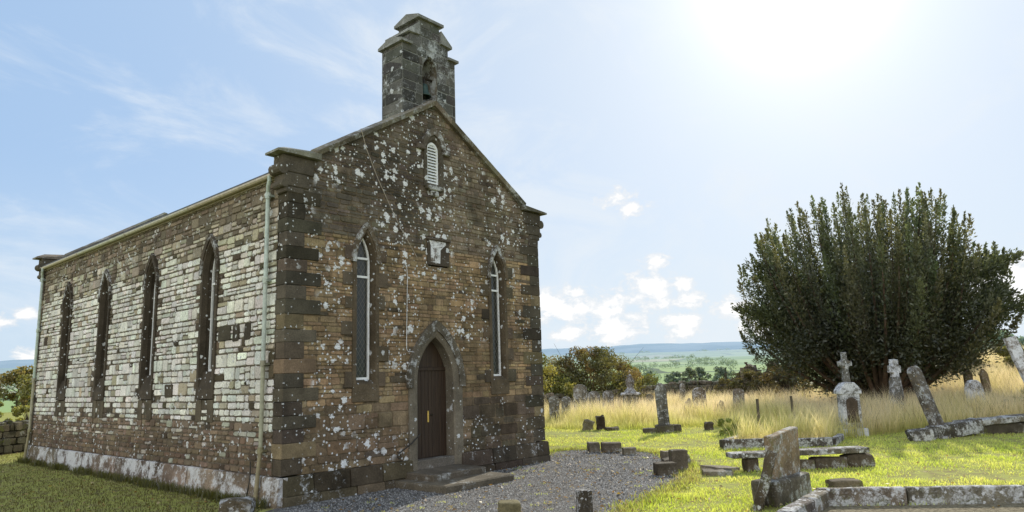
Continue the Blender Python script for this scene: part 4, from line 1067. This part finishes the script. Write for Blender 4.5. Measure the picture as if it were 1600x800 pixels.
def prof_ragged(w, h):
    return [(-w/2, -.3), (w/2, -.3), (w*.5, h*.6), (w*.32, h*.72), (w*.28, h*.92), (w*.05, h), (-w*.15, h*.86), (-w*.35, h*.8), (-w*.5, h*.5)]
def headstone(label, loc, w, h, t, rz=0.0, rx=0.0, ry=0.0, prof=prof_round, mat='grave', col=(.22, .21, .19), name='headstone', group=None, amp=.014):
    bm = slab_bm(prof(w, h), t, amp); mb = MB(); mb.addbm(bm, col)
    o = mb.build(name, M[mat]); o.location = loc; o.rotation_euler = (rx, ry, rz)
    return tag(o, label, 'headstone', group)
def rock_bm(dx, dy, dz, amp=.04, seed=None, bev=.22):
    bm = bmesh.new(); bmesh.ops.create_cube(bm, size=1)
    for v in bm.verts: v.co = Vector((v.co.x*dx, v.co.y*dy, (v.co.z+.5)*dz))
    bmesh.ops.bevel(bm, geom=bm.edges[:], offset=bev*min(dx, dy, dz), segments=2, affect='EDGES', profile=.6)
    bmesh.ops.subdivide_edges(bm, edges=[e for e in bm.edges if e.calc_length() > .12], cuts=2, use_grid_fill=True)
    weather(bm, amp, 2.2/max(dx, dy, dz)+1.2, random.uniform(0, 90)); return bm
def rock(name, label, cat, loc, dims, rz=0.0, rx=0.0, ry=0.0, mat='rubble', col=(.17, .15, .12), amp=.04, group=None, bev=.22):
    mb = MB(); mb.addbm(rock_bm(*dims, amp, bev=bev), col); o = mb.build(name, M[mat]); o.location = loc; o.rotation_euler = (rx, ry, rz)
    return tag(o, label, cat, group)
VR = R(-52)                                    # slabs whose faces look back down the path

def lean(o, rz, ang, az=R(41.3)):
    o.rotation_euler = (Matrix.Rotation(ang, 3, Vector((math.cos(az), math.sin(az), 0))) @ Matrix.Rotation(rz, 3, 'Z')).to_euler()
# tall narrow stone on its tumbled base
th = thing('headstone', 'tall narrow grey headstone standing on a tumbled stone base in the lawn', 'headstone', (18.5, 1.7, GZ), R(-55))
mb = MB(); mb.addbm(slab_bm(prof_shoulder(.46, 1.82), .2, .01), (.20, .20, .19)); o = mb.build('shaft', M['grave'], th, world=False); o.location = (0, 0, .22); o.rotation_euler = (0, R(-2.5), 0)
for (x, y, dx, dy, dz, lb) in [(0, 0, .75, .6, .36, 0), (-.62, -.1, .55, .45, .24, 0), (.5, .1, .4, .4, .34, 0)]:
    mb = MB(); mb.addbm(rock_bm(dx, dy, dz, .04), (.10, .085, .06)); o = mb.build('base_stone', M['mossy'], th, world=False); o.location = (x, y, -.03)

# celtic cross monument
cm = thing('cross_monument', 'white lichened grave monument topped by a ringed cross with brown inset panel', 'grave monument', (19.4, -5.35, GZ), R(-47))
mb = MB(); mb.addbm(slab_bm([(-.46, -.2), (.46, -.2), (.45, .28), (-.45, .28)], .62, .012), (.2, .2, .2)); mb.build('base', M['grave_white'], cm, world=False)
mb = MB(); mb.addbm(slab_bm([(-.35, .27), (.35, .27), (.32, 1.5), (-.32, 1.5)], .40, .008), (.2, .2, .2)); body = mb.build('body', M['grave_white'], cm, world=False)
mb = MB(); pts = [(-.2, .48), (.2, .48)]+[(.2*math.cos(math.pi*k/8), 1.22+.13*math.sin(math.pi*k/8)) for k in range(9)]
mb.prism(pts, lambda u, v, d: (u, d, v), -.235, -.205, (.11, .075, .05)); mb.build('inset_panel', stone_material('inset_panel', base=(.095, .07, .05), stain=.35, blotch=.45, blotch_scale=9), body, world=False)
mb = MB(); mb.addbm(slab_bm([(-.40, 1.48), (.40, 1.48), (.40, 1.60), (.28, 1.78), (.16, 1.90), (-.16, 1.90), (-.28, 1.78), (-.40, 1.60)], .46, .012), (.2, .2, .19)); mb.build('pediment', M['grave_white'], cm, world=False)
mb = MB(); mb.addbm(slab_bm([(-.13, 1.85), (.13, 1.85), (.085, 2.48), (.24, 2.47), (.24, 2.66), (.085, 2.65), (.08, 2.98), (-.08, 2.98), (-.085, 2.65), (-.24, 2.66), (-.24, 2.47), (-.085, 2.48)], .17, .008, .012), (.2, .2, .19))
cr = mb.build('cross', M['grave'], cm, world=False)
mb = MB(); mb.strips([[(r*math.cos(2*math.pi*k/20), y, 2.565+r*math.sin(2*math.pi*k/20)) for k in range(20)] for r, y in ((.13, -.06), (.18, -.06), (.18, .06), (.13, .06), (.13, -.06))], (.2, .2, .19)); mb.build('ring', M['grave'], cr, world=False)

# rough cross-headed stone in front of the yew trunk
cs = thing('cross_headstone', 'tall grey headstone with worn cross head standing in front of the yew', 'headstone', (29.15, -4.6, g1(29.15, -4.6)), R(-30), ry=R(3))
mb = MB(); mb.addbm(slab_bm([(-.42, -.3), (.42, -.3), (.30, 1.0), (.17, 1.9), (-.17, 1.9), (-.30, 1.0)], .34, .03), (.2, .2, .19)); mb.build('shaft', M['grave'], cs, world=False)
mb = MB(); mb.addbm(slab_bm([(-.16, 1.86), (.16, 1.86), (.16, 2.08), (.30, 2.1), (.30, 2.42), (.17, 2.44), (.16, 2.72), (-.16, 2.72), (-.17, 2.44), (-.30, 2.42), (-.30, 2.1), (-.16, 2.08)], .26, .025), (.2, .2, .18)); mb.build('cross_head', M['grave_white'], cs, world=False)

# big leaning slab
lean(headstone('thick pale round-topped headstone leaning far to the left', (19.72, -8.08, -.55), .44, 2.42, .27, mat='grave', col=(.19, .17, .15), prof=lambda w, h: prof_round(w, h, .5)), R(-22), R(-14.5), R(11.5))
# right-hand stones
headstone('white lichened oval headstone in the tall grass at right', (31.1, -7.55, g1(31.1, -7.5)), .85, 1.5, .25, R(-40), ry=R(-6), mat='grave_white', prof=lambda w, h: prof_round(w, h, .55))
headstone('slim dark pointed gravestone left of the pair behind the oval headstone', (36.3, -6.5, g1(36.3, -6.5)), .42, 1.75, .2, R(-45), prof=prof_point, mat='rubble', col=(.14, .12, .09))
headstone('slim brown pointed gravestone right of the pair behind the oval headstone', (34.4, -7.6, g1(34.4, -7.6)), .36, 1.8, .2, R(-45), ry=R(-6), prof=prof_point, mat='rubble', col=(.2, .16, .11))
lean(headstone('tall white headstone leaning left at the right edge', (29.6, -10.0, .25), .52, 2.75, .2, prof=lambda w, h: [(-w/2, -.3), (w/2, -.3), (w/2, h), (-w/2, h)], mat='grave_white', col=(.3, .27, .24)), R(-45), R(-15), R(5))
headstone('tiny rounded stone peeping from grass beside the leaning white headstone', (30.4, -8.75, g1(30.4, -8.75)), .34, .62, .2, R(-50))
# background stones in the long grass
headstone('rounded gravestone left of a touching pair near the church corner', (21.0, 9.45, GZ), .52, 1.45, .2, R(-50), mat='grave')
headstone('rounded gravestone right of a touching pair near the church corner', (22.1, 9.6, GZ), .46, 1.38, .2, R(-55), ry=R(4), mat='grave')
headstone('large round-topped lichened headstone against the boundary wall', (25.1, 10.75, GZ), .78, 1.95, .24, R(-52), mat='grave', col=(.24, .23, .2))
headstone('squat grey stone right of the large round-topped headstone', (26.5, 10.8, GZ), .72, 1.5, .3, R(-52), mat='grave')
headstone('squat grey stone left of the urn tomb', (26.9, 10.15, GZ), .62, 1.52, .3, R(-50), ry=R(3), mat='grave')
headstone('small dark stone right of the urn tomb', (29.6, 8.9, GZ), .42, 1.22, .2, R(-50), mat='rubble')
headstone('narrow pale stone leaning near the middle of the wall', (34.4, 9.4, GZ), .36, 1.72, .2, R(-50), ry=R(5), mat='grave')
headstone('rectangular grey headstone with arched top beyond the tall narrow one', (27.8, 4.75, GZ), .72, 1.6, .22, R(-45), mat='grave', col=(.2, .17, .13))
headstone('short dark headstone in front of the rectangular grey one', (25.7, 4.3, GZ), .54, 1.12, .22, R(-50), prof=prof_ragged, mat='rubble')
headstone('round-topped dark headstone in front of the ruined wall', (28.2, 2.75, GZ), .58, 1.5, .22, R(-42), ry=R(3), mat='grave_brown', col=(.16, .13, .1))
headstone('low stump of stone left of the round-topped dark headstone', (26.9, 3.1, GZ), .42, .95, .24, R(-50), prof=prof_ragged, mat='rubble')
# urn tomb
ut = thing('urn_tomb', 'box tomb with broad slab and stone urn against the boundary wall', 'tomb', (27.8, 9.1, GZ), R(-52))
mb = MB(); mb.addbm(slab_bm([(-.42, -.2), (.42, -.2), (.42, 1.25), (-.42, 1.25)], .7, .02), (.2, .19, .16)); mb.build('body', M['grave'], ut, world=False)
mb = MB(); mb.addbm(slab_bm([(-.56, 1.23), (.56, 1.23), (.52, 1.36), (-.52, 1.36)], .95, .015), (.3, .29, .27)); mb.build('cap', M['grave_white'], ut, world=False)
mb = MB(); mb.strips([[(r*math.cos(2*math.pi*k/14), r*math.sin(2*math.pi*k/14), z) for k in range(14)] for r, z in ((.40, 1.35), (.34, 1.46), (.22, 1.58), (.18, 1.7), (.25, 1.86), (.26, 2.05), (.18, 2.2), (.12, 2.3), (.13, 2.36), (.03, 2.44))], (.22, .2, .18)); mb.build('urn', M['grave'], ut, world=False, smooth=True)

# foreground broken headstone with socket, and the fragment leaning on it
fg = thing('socket_headstone', 'broken brown headstone slab set in a heavy socket block in the foreground', 'headstone', (5.92, -7.98, GZ), R(-3))
mb = MB(); mb.addbm(rock_bm(1.55, .5, .5, .02, bev=.12), (.135, .115, .085)); o = mb.build('socket', M['grave_brown'], fg, world=False); o.location = (-.12, -.02, -.06)
mb = MB(); mb.addbm(slab_bm([(-.52, .30), (.62, .30), (.68, 1.30), (-.50, 1.20)], .17, .012, .014, 3), (.26, .19, .115)); mb.build('slab', M['grave_brown'], fg, world=False)
mb = MB(); mb.addbm(slab_bm([(-.3, -.2), (.32, -.2), (.26, .42), (.12, .8), (.04, 1.0), (-.13, 1.06), (-.22, .5)], .17, .025, .016, 3), (.085, .066, .042))
o = mb.build('stone_fragment', M['grave_brown']); o.location = (4.78, -7.92, GZ); lean(o, R(20), R(18), R(22)); tag(o, 'thin mossy slab fragment leaning against the broken foreground headstone', 'stone slab')

# ledger tomb
lt = thing('ledger_tomb', 'long weathered ledger slab on rubble supports behind the foreground headstone', 'tomb', (10.1, -6.75, GZ), R(-45.2))
mb = MB(); mb.addbm(slab_bm([(-1.72, .33), (1.72, .36), (1.72, .48), (-1.72, .45)], .5, .012, .015, 3), (.2, .185, .15)); mb.build('slab', M['kerb'], lt, world=False)
for x, dx, dz in ((-1.2, .3, .36), (.0, .7, .26), (.75, .85, .30), (1.5, .7, .35)):
    mb = MB(); mb.addbm(rock_bm(dx, .42, dz, .04), (.13, .11, .085)); o = mb.build('support_stone', M['rubble'], lt, world=False); o.location = (x, 0, -.03)
# kerbed grave with long grass
kg = thing('grave_kerb', 'dark lichened kerb around the grave plot filled with tall grass', 'grave kerb', (13.56, -3.16, GZ), 0)
def kerb_piece(root, a, b, h, t, mat='kerb', col=(.15, .14, .12), top=0.0, amp=.012):
    a, b = Vector(a), Vector(b); d = b-a; ln = d.length
    bm = slab_bm([(0, -.2), (ln, -.2), (ln, h), (0, h)], t, amp, .02, 3)
    mb = MB(); mb.addbm(bm, vary(col, .1)); o = mb.build('kerb_stone', M[mat], root, world=False)
    o.location = (a.x, a.y, 0); o.rotation_euler = (0, 0, math.atan2(d.y, d.x)); return o
kerb_piece(kg, (0, 0), (.95, -1.15), .3, .2); kerb_piece(kg, (.97, -1.17), (2.2, -2.62), .27, .2); kerb_piece(kg, (.1, .06), (3.9, .36), .28, .2); kerb_piece(kg, (2.3, -2.62), (4.2, -2.3), .22, .2)
# foreground kerbed plot
pk = thing('grave_kerb', 'pale lichened stone kerb enclosing the bare plot in the bottom right corner', 'grave kerb', (5.5, -8.75, GZ), 0)
kerb_piece(pk, (-.06, 0), (.80, -1.20), .32, .2, col=(.24, .22, .18)); kerb_piece(pk, (.82, -1.22), (1.95, -2.80), .32, .2, col=(.24, .22, .18)); kerb_piece(pk, (1.97, -2.83), (3.6, -5.1), .32, .2, col=(.24, .22, .18))
kerb_piece(pk, (-.1, -.10), (-1.0, -.16), .31, .24, col=(.26, .24, .2)); kerb_piece(pk, (-1.03, -.165), (-2.3, -.25), .30, .24, col=(.26, .24, .2)); kerb_piece(pk, (-2.33, -.26), (-3.6, -.36), .30, .24, col=(.26, .24, .2))
m, nt = new_mat('plot_soil'); co = coords(nt); n1 = noise(nt, co, 14, 6, .7)[0]
finish(nt, principled(nt, mix(nt, maprange(nt, n1, .35, .65), (.11, .09, .055), (.27, .23, .15)), .95, n1, 1.0, .04, .1)); M['soil'] = m
t = MB(); t.add([(x, y, GZ+.05) for x, y in [(1.9, -9.2), (5.3, -8.95), (6.2, -10.2), (9, -13.8), (6, -15), (2, -13)]], [tuple(range(6))]); tag(t.build('plot_soil', M['soil']), kind='structure')

# fallen slab row at right
rk = 'stones of the fallen kerb at right'
rock('kerb_rubble', 'broken lichened stone block at the foot of the big leaning headstone', 'stone', (18.6, -7.72, GZ-.05), (.75, .5, .42), R(-60), ry=R(-8), mat='kerb', col=(.15, .14, .12))
rock('kerb_rubble', 'long tilted rubble stone between leaning headstone and fallen ledge', 'stone', (20.6, -8.35, GZ-.02), (2.6, .5, .5), R(-22), ry=R(-3), mat='kerb', col=(.14, .13, .11), amp=.07)
lg = MB(); lg.addbm(slab_bm([(0, 0), (4.6, .08), (4.6, .26), (0, .2)], .7, .02, .02, 3), (.2, .185, .15)); o = lg.build('fallen_slab', M['kerb']); o.location = (21.3, -8.4, GZ+.26); o.rotation_euler = (0, R(-1.5), R(-38)); tag(o, 'long fallen ledger slab on the bank at the right edge', 'stone slab')
rock('slab_support', 'dark low stone course under the long fallen ledger slab', 'stone', (23.1, -9.8, GZ-.1), (4.2, .5, .42), R(-38), mat='rubble', col=(.11, .1, .08), amp=.05)

# small stones along the gravel edge
EG = 'loose stones at the gravel edge'
rock('edge_stone', 'left of two squared stones at the gravel edge near the church', 'stone', (11.15, .12, GZ-.03), (.36, .34, .34), R(-40), col=(.21, .19, .16), group=EG, amp=.02, bev=.1)
rock('edge_stone', 'right of two squared stones at the gravel edge near the church', 'stone', (11.35, -.42, GZ-.03), (.62, .36, .34), R(-48), col=(.17, .15, .12), group=EG, amp=.025, bev=.1)
rock('edge_stone', 'single small squared stone between path and sunlit lawn', 'stone', (11.05, -1.28, GZ-.03), (.4, .34, .24), R(-48), col=(.22, .2, .16), group=EG, amp=.02, bev=.1)
rock('edge_stone', 'pale block at the left end of the stone heap by the path', 'stone', (9.85, -3.35, GZ-.04), (.4, .36, .36), R(-30), col=(.28, .25, .2), group=EG, amp=.03, bev=.1)
rock('edge_stone', 'slanting flat stone in the heap by the path', 'stone', (9.5, -3.75, GZ-.02), (.7, .4, .24), R(-48), ry=R(-10), col=(.2, .18, .15), group=EG, amp=.03, bev=.12)
rock('edge_stone', 'upright squared stone of the heap by the path', 'stone', (8.5, -4.35, GZ-.03), (.42, .3, .55), R(-45), col=(.17, .15, .12), group=EG, amp=.02, bev=.12)
rock('edge_stone', 'low dark cube stone in front of the upright one', 'stone', (7.65, -4.45, GZ-.04), (.52, .36, .34), R(-40), col=(.12, .105, .085), group=EG, amp=.02, bev=.1)
rock('edge_stone', 'flat pale paving stone lying right of the heap', 'stone', (8.9, -5.25, GZ-.02), (.75, .6, .14), R(-20), ry=R(5), col=(.3, .27, .22), group=EG, amp=.02, bev=.15)
rock('edge_stone', 'flat grey paving stone lying nearer the foreground headstone', 'stone', (8.35, -5.45, GZ-.02), (.7, .5, .12), R(-60), col=(.24, .22, .18), group=EG, amp=.02, bev=.15)
for (x, y, dx, dy, dz, ry, lb, c) in [(18.4, 5.55, .42, .3, .55, 8, 'left of two broken stones at the meadow edge', (.3, .28, .2)), (18.8, 5.05, .4, .3, .7, -6, 'dark pointed stone right of its broken neighbour at the meadow edge', (.09, .07, .05))]:
    rock('broken_stone', lb, 'stone', (x, y, GZ-.08), (dx, dy, dz), R(-48), ry=R(ry), col=c, amp=.09, group='broken stones at the meadow edge')
rock('broken_stone', 'low flat stone just right of the two broken ones', 'stone', (18.7, 4.45, GZ-.05), (.6, .3, .2), R(-48), col=(.14, .12, .09), amp=.05, group='broken stones at the meadow edge')
rock('broken_stone', 'small dark stone in dry grass right of the tall narrow headstone', 'stone', (20.0, .45, GZ-.05), (.34, .3, .4), R(-48), col=(.13, .11, .08), amp=.05)
rock('flat_stone', 'small flat mossy stone in the grass behind the foreground kerb', 'stone', (7.75, -8.5, GZ-.03), (.62, .4, .2), R(-48), mat='mossy', col=(.15, .12, .08), amp=.04)
rock('corner_stone', 'rough lichened boulder at the foot of the church corner drainpipe', 'stone', (-1.15, -.42, GZ-.1), (.62, .5, .48), R(-40), mat='kerb', col=(.2, .17, .12), amp=.05)
rock('stone_stump', 'squat mossy square stone stump at the bottom of the picture', 'stone', (1.42, -4.95, GZ-.15), (.36, .36, .5), R(-40), mat='mossy', col=(.2, .17, .09), amp=.02, bev=.1)
rock('stone_stump', 'narrow white-topped stone stump right of the squat mossy one', 'stone', (2.78, -5.55, GZ-.15), (.26, .24, .56), R(-40), mat='kerb', col=(.13, .115, .09), amp=.015, bev=.1)
# fence posts
for (x, y, lb) in [(18.6, -2.3, 'bare wooden fence post behind the kerbed grave, left one'), (21.5, -2.55, 'bare wooden fence post nearer the cross monument')]:
    mb = MB(); bm = bmesh.new(); bmesh.ops.create_cone(bm, cap_ends=True, segments=9, radius1=.06, radius2=.052, depth=1.9); weather(bm, .012, 6, x); mb.addbm(bm, (.10, .085, .06))
    o = mb.build('fence_post', M['wood']); o.location = (x, y, GZ+.40); o.rotation_euler = (0, R(2 if x < 20 else -4), 0); tag(o, lb, 'fence post', 'old fence posts')

# boundary walls (rubble) : stones laid in courses along a polyline
def rubble_wall(name, label, cat, pts, mat, col, th=.5, zb=GZ-.3, hr=(.14, .3), wr=(.22, .6), coping=True, ragged=.12):
    mb = MB()
    core = MB()
    for (x0, y0, h0), (x1, y1, h1) in zip(pts[:-1], pts[1:]):
        d = Vector((x1-x0, y1-y0)); ln = d.length; d.normalize(); nrm = Vector((d.y, -d.x))
        def Mf(u, v, dd, sgn=1): p = Vector((x0, y0))+d*u+nrm*(dd+th/2)*sgn; return (p.x, p.y, v)
        top = lambda u: h0+(h1-h0)*u/ln
        mx = max(h0, h1)
        vlim = lambda v: None
        for sgn in (1, -1):
            v = zb
            while v < mx:
                h = random.uniform(*hr); u = 0.0
                while u < ln-.02:
                    w = random.uniform(*wr)
                    if ln-u-w < .12: w = ln-u
                    if v+h*.6 < top(u+w/2)+random.uniform(-ragged, ragged*.5):
                        stone(mb, lambda a, b, c, s=sgn: Mf(a, b, c, s), u+.012, u+w-.012, v+.01, v+h-.01, random.uniform(.02, .09), vary(col, .25), .03)
                    u += w
                v += h
        a0, a1 = Vector((x0, y0))+nrm*th*.49, Vector((x1, y1))+nrm*th*.49; b0, b1 = Vector((x0, y0))-nrm*th*.49, Vector((x1, y1))-nrm*th*.49
        vs = [(*a0, zb), (*a1, zb), (*b1, zb), (*b0, zb), (*a0, h0-ragged), (*a1, h1-ragged), (*b1, h1-ragged), (*b0, h0-ragged)]
        mb.add(vs, [(0, 1, 5, 4), (2, 3, 7, 6), (4, 5, 6, 7), (0, 4, 7, 3), (1, 2, 6, 5)], tuple(q*.35 for q in col))
        if coping:
            u = 0
            while u < ln:
                w = random.uniform(.18, .5); bm = rock_bm(w, th*random.uniform(.85, 1.1), random.uniform(.16, .3), .05, bev=.3)
                p = Vector((x0, y0))+d*(u+w/2); rot = Matrix.Rotation(math.atan2(d.y, d.x)+random.uniform(-.15, .15), 4, 'Z')
                bm.transform(Matrix.Translation((p.x, p.y, top(u)-ragged*.9)) @ rot); mb.addbm(bm, vary(col, .2)); u += w+.01
    o = mb.build(name, M[mat]); return tag(o, label, cat)
rubble_wall('boundary_wall', 'long mossy dry stone boundary wall behind the headstones', 'stone wall', [(22.5, 17.0, .6), (27, 14.96, .62), (32.2, 13.6, .62), (42.6, 13.9, .98), (46.4, 11.2, .95)], 'mossy', (.17, .15, .11))
rubble_wall('garden_wall', 'low dark stone wall beyond the far corner of the church', 'stone wall', [(-14, 17.0, .62), (-4, 19.5, .60), (3, 22.8, .6), (12, 26.5, .6)], 'mossy', (.085, .075, .05))
rubble_wall('ruined_wall', 'ragged ruined stone gable stub beside the boundary wall', 'ruin', [(45.2, 10.6, 1.1), (45.3, 10.0, 2.0), (45.5, 9.4, 2.55), (45.4, 8.9, 2.3), (45.3, 8.55, 1.3)], 'mossy', (.26, .2, .14), .6, GZ-.3, (.14, .26), (.2, .45), False, .22)
rubble_wall('ruined_wall', 'ivy-darkened ruined wall stub at the left edge of the yew', 'ruin', [(44.8, 7.9, 1.4), (44.8, 7.4, 2.5), (44.8, 6.8, 2.35), (44.9, 5.6, 1.6)], 'mossy', (.16, .125, .09), .6, GZ-.3, (.14, .26), (.2, .45), False, .22)

# ================================================================== SKY, SUN, CAMERA
w = bpy.data.worlds.new('World'); sc.world = w; w.use_nodes = True; nt = w.node_tree; nt.nodes.clear()
sky = nd(nt, 'TexSky', {'sky_type': 'NISHITA', 'sun_disc': False, 'sun_elevation': SUN_EL, 'sun_rotation': math.pi/2-SUN_AZ, 'air_density': 1.0, 'dust_density': 1.2, 'ozone_density': 1.5, 'altitude': 100})
STR = 0.12
dirv = nd(nt, 'TexCoord').outputs['Generated']
dn = nd(nt, 'VectorMath', {'operation': 'NORMALIZE'}, i0=dirv).outputs[0]
def dotv(v): return nd(nt, 'VectorMath', {'operation': 'DOT_PRODUCT'}, i0=dn, i1=tuple(v)).outputs['Value']
ds = math_(nt, 'MAXIMUM', dotv(SUN), 0.0)
# thin bright haze, warmer and denser towards the sun
base = sky.outputs[0]
hazecol = (0.43/STR, 0.63/STR, 0.92/STR)
base = mix(nt, 0.80, base, hazecol)
z = nd(nt, 'SeparateXYZ', Vector=dn).outputs[2]
base = mix(nt, maprange(nt, z, 0.0, 0.30, 0.7, 0.0), base, (0.72/STR, 0.84/STR, 0.93/STR))
cir = noise(nt, nd(nt, 'Mapping', Vector=dn, Scale=(2.2, 4.5, 7.0), Rotation=(0, 0, .5)).outputs[0], 1.3, 8, .62, .6)[0]
base = mix(nt, maprange(nt, cir, .44, .70, 0, .62), base, (.84/STR, .90/STR, .96/STR))
g1_ = math_(nt, 'POWER', ds, 5.5); g2_ = math_(nt, 'POWER', ds, 75.0); g3_ = math_(nt, 'POWER', ds, 420.0)
base = mix(nt, math_(nt, 'MULTIPLY', g1_, .72), base, (.83/STR, .89/STR, .94/STR))
glow = math_(nt, 'ADD', math_(nt, 'MULTIPLY', g2_, .24), math_(nt, 'MULTIPLY', g3_, 1.6))
gl_ = nd(nt, 'VectorMath', {'operation': 'SCALE'}, i0=(1/STR, .985/STR, .95/STR), Scale=glow).outputs[0]
base = mix(nt, 1.0, base, gl_, 'ADD')
# unseen bright bank added to the sky opposite the sun, filling the shaded walls
back = maprange(nt, dotv((-math.cos(SUN_AZ), -math.sin(SUN_AZ), 0.15)), 0.05, 0.75, 0.0, 0.9)
back = math_(nt, 'MULTIPLY', back, maprange(nt, z, .85, .45, 0.0, 1.0))
fill_noise = maprange(nt, noise(nt, dn, 3.0, 6, .6)[0], .3, .7, .45, 1.0)
base = mix(nt, math_(nt, 'MULTIPLY', back, fill_noise), base, (2.9/STR, 2.85/STR, 2.75/STR))
# cumulus: (azimuth, elevation, angular radius) in degrees
mask = None
CL = [(38.2, 5.9, 1.9), (36.0, 5.5, 1.9), (33.9, 5.2, 1.4), (30.5, 6.8, 1.7), (29.4, 5.7, 1.2), (33.2, 3.7, 1.8), (27.0, 5.6, 1.1), (27.3, 6.9, .8), (32.2, 14.1, 1.15), (31.1, 13.3, 1.0), (24.1, 4.8, 1.3), (5.3, 5.3, 2.6),
      (76.4, 5.3, .7), (77.9, 4.7, .75), (29.5, 8.8, .9), (37.1, 3.4, .9), (27.6, 3.7, 1.5), (21.4, 3.3, 1.6), (75.8, 2.3, .9), (95, 7, 3), (60, 6, 3), (-8, 6, 3), (120, 9, 5), (150, 14, 9), (175, 10, 7), (205, 20, 10), (235, 14, 9), (265, 25, 11), (300, 12, 7), (330, 9, 5)]  # large clouds out of view are added to brighten the church walls
cn = noise(nt, nd(nt, 'Mapping', Vector=dn, Scale=(1, 1, 1.5)).outputs[0], 34, 7, .62, .2)[0]
warpv = nd(nt, 'VectorMath', {'operation': 'MULTIPLY'}, i0=dn, i1=(1, 1, 1.75)).outputs[0]
for az, el, rr in CL:
    az, el = R(az), R(el); c = (math.cos(el)*math.cos(az), math.cos(el)*math.sin(az), math.sin(el)*1.75)
    dist = nd(nt, 'VectorMath', {'operation': 'DISTANCE'}, i0=warpv, i1=c).outputs['Value']
    q = math_(nt, 'MULTIPLY_ADD', dist, -1/R(rr*1.6), 1.0)
    mask = q if mask is None else math_(nt, 'MAXIMUM', mask, q)
s = math_(nt, 'MULTIPLY_ADD', cn, 2.9, math_(nt, 'ADD', math_(nt, 'MAXIMUM', mask, -2.0), -1.50))
cm_ = maprange(nt, s, -.05, .62)
body = maprange(nt, s, .15, .9, .80, 1.0)
cc = nd(nt, 'VectorMath', {'operation': 'SCALE'}, i0=(1.12/STR, 1.12/STR, 1.12/STR), Scale=body).outputs[0]
base = mix(nt, math_(nt, 'MULTIPLY', cm_, .92), base, cc)
bg = nd(nt, 'Background', Color=base, Strength=STR); o = nt.nodes.new('ShaderNodeOutputWorld'); nt.links.new(bg.outputs[0], o.inputs[0])

sl = bpy.data.lights.new('sun', 'SUN'); sl.energy = 5.0; sl.angle = R(.6); sl.color = (1.0, .93, .80)
so = bpy.data.objects.new('sun', sl); COL.objects.link(so); so.rotation_euler = (-SUN).to_track_quat('-Z', 'Y').to_euler(); so.location = SUN*60

cd = bpy.data.cameras.new('camera'); cam = bpy.data.objects.new('camera', cd); COL.objects.link(cam)
fwd = Vector((0.73981237, 0.65042937, 0.17210254)); rgt = Vector((0.66404562, -0.74704015, -0.03121575)); up = Vector((-0.10826387, -0.13737773, 0.98458433))
cam.matrix_world = Matrix.Translation((-7.8549749, -13.3531574, 1.83871723)) @ Matrix((rgt, up, -fwd)).transposed().to_4x4()
cd.sensor_width = 36; cd.lens = 1088.3076/1600*36; cd.clip_start = .1; cd.clip_end = 12000
sc.camera = cam
sc.view_settings.view_transform = 'Standard'; sc.view_settings.look = 'None'; sc.view_settings.exposure = 0; sc.view_settings.gamma = 1
sc.render.engine = 'CYCLES'
sc.cycles.max_bounces = 8; sc.cycles.diffuse_bounces = 4; sc.cycles.transmission_bounces = 6; sc.cycles.sample_clamp_indirect = 6
try: sc.cycles.use_denoising = True
except Exception: pass
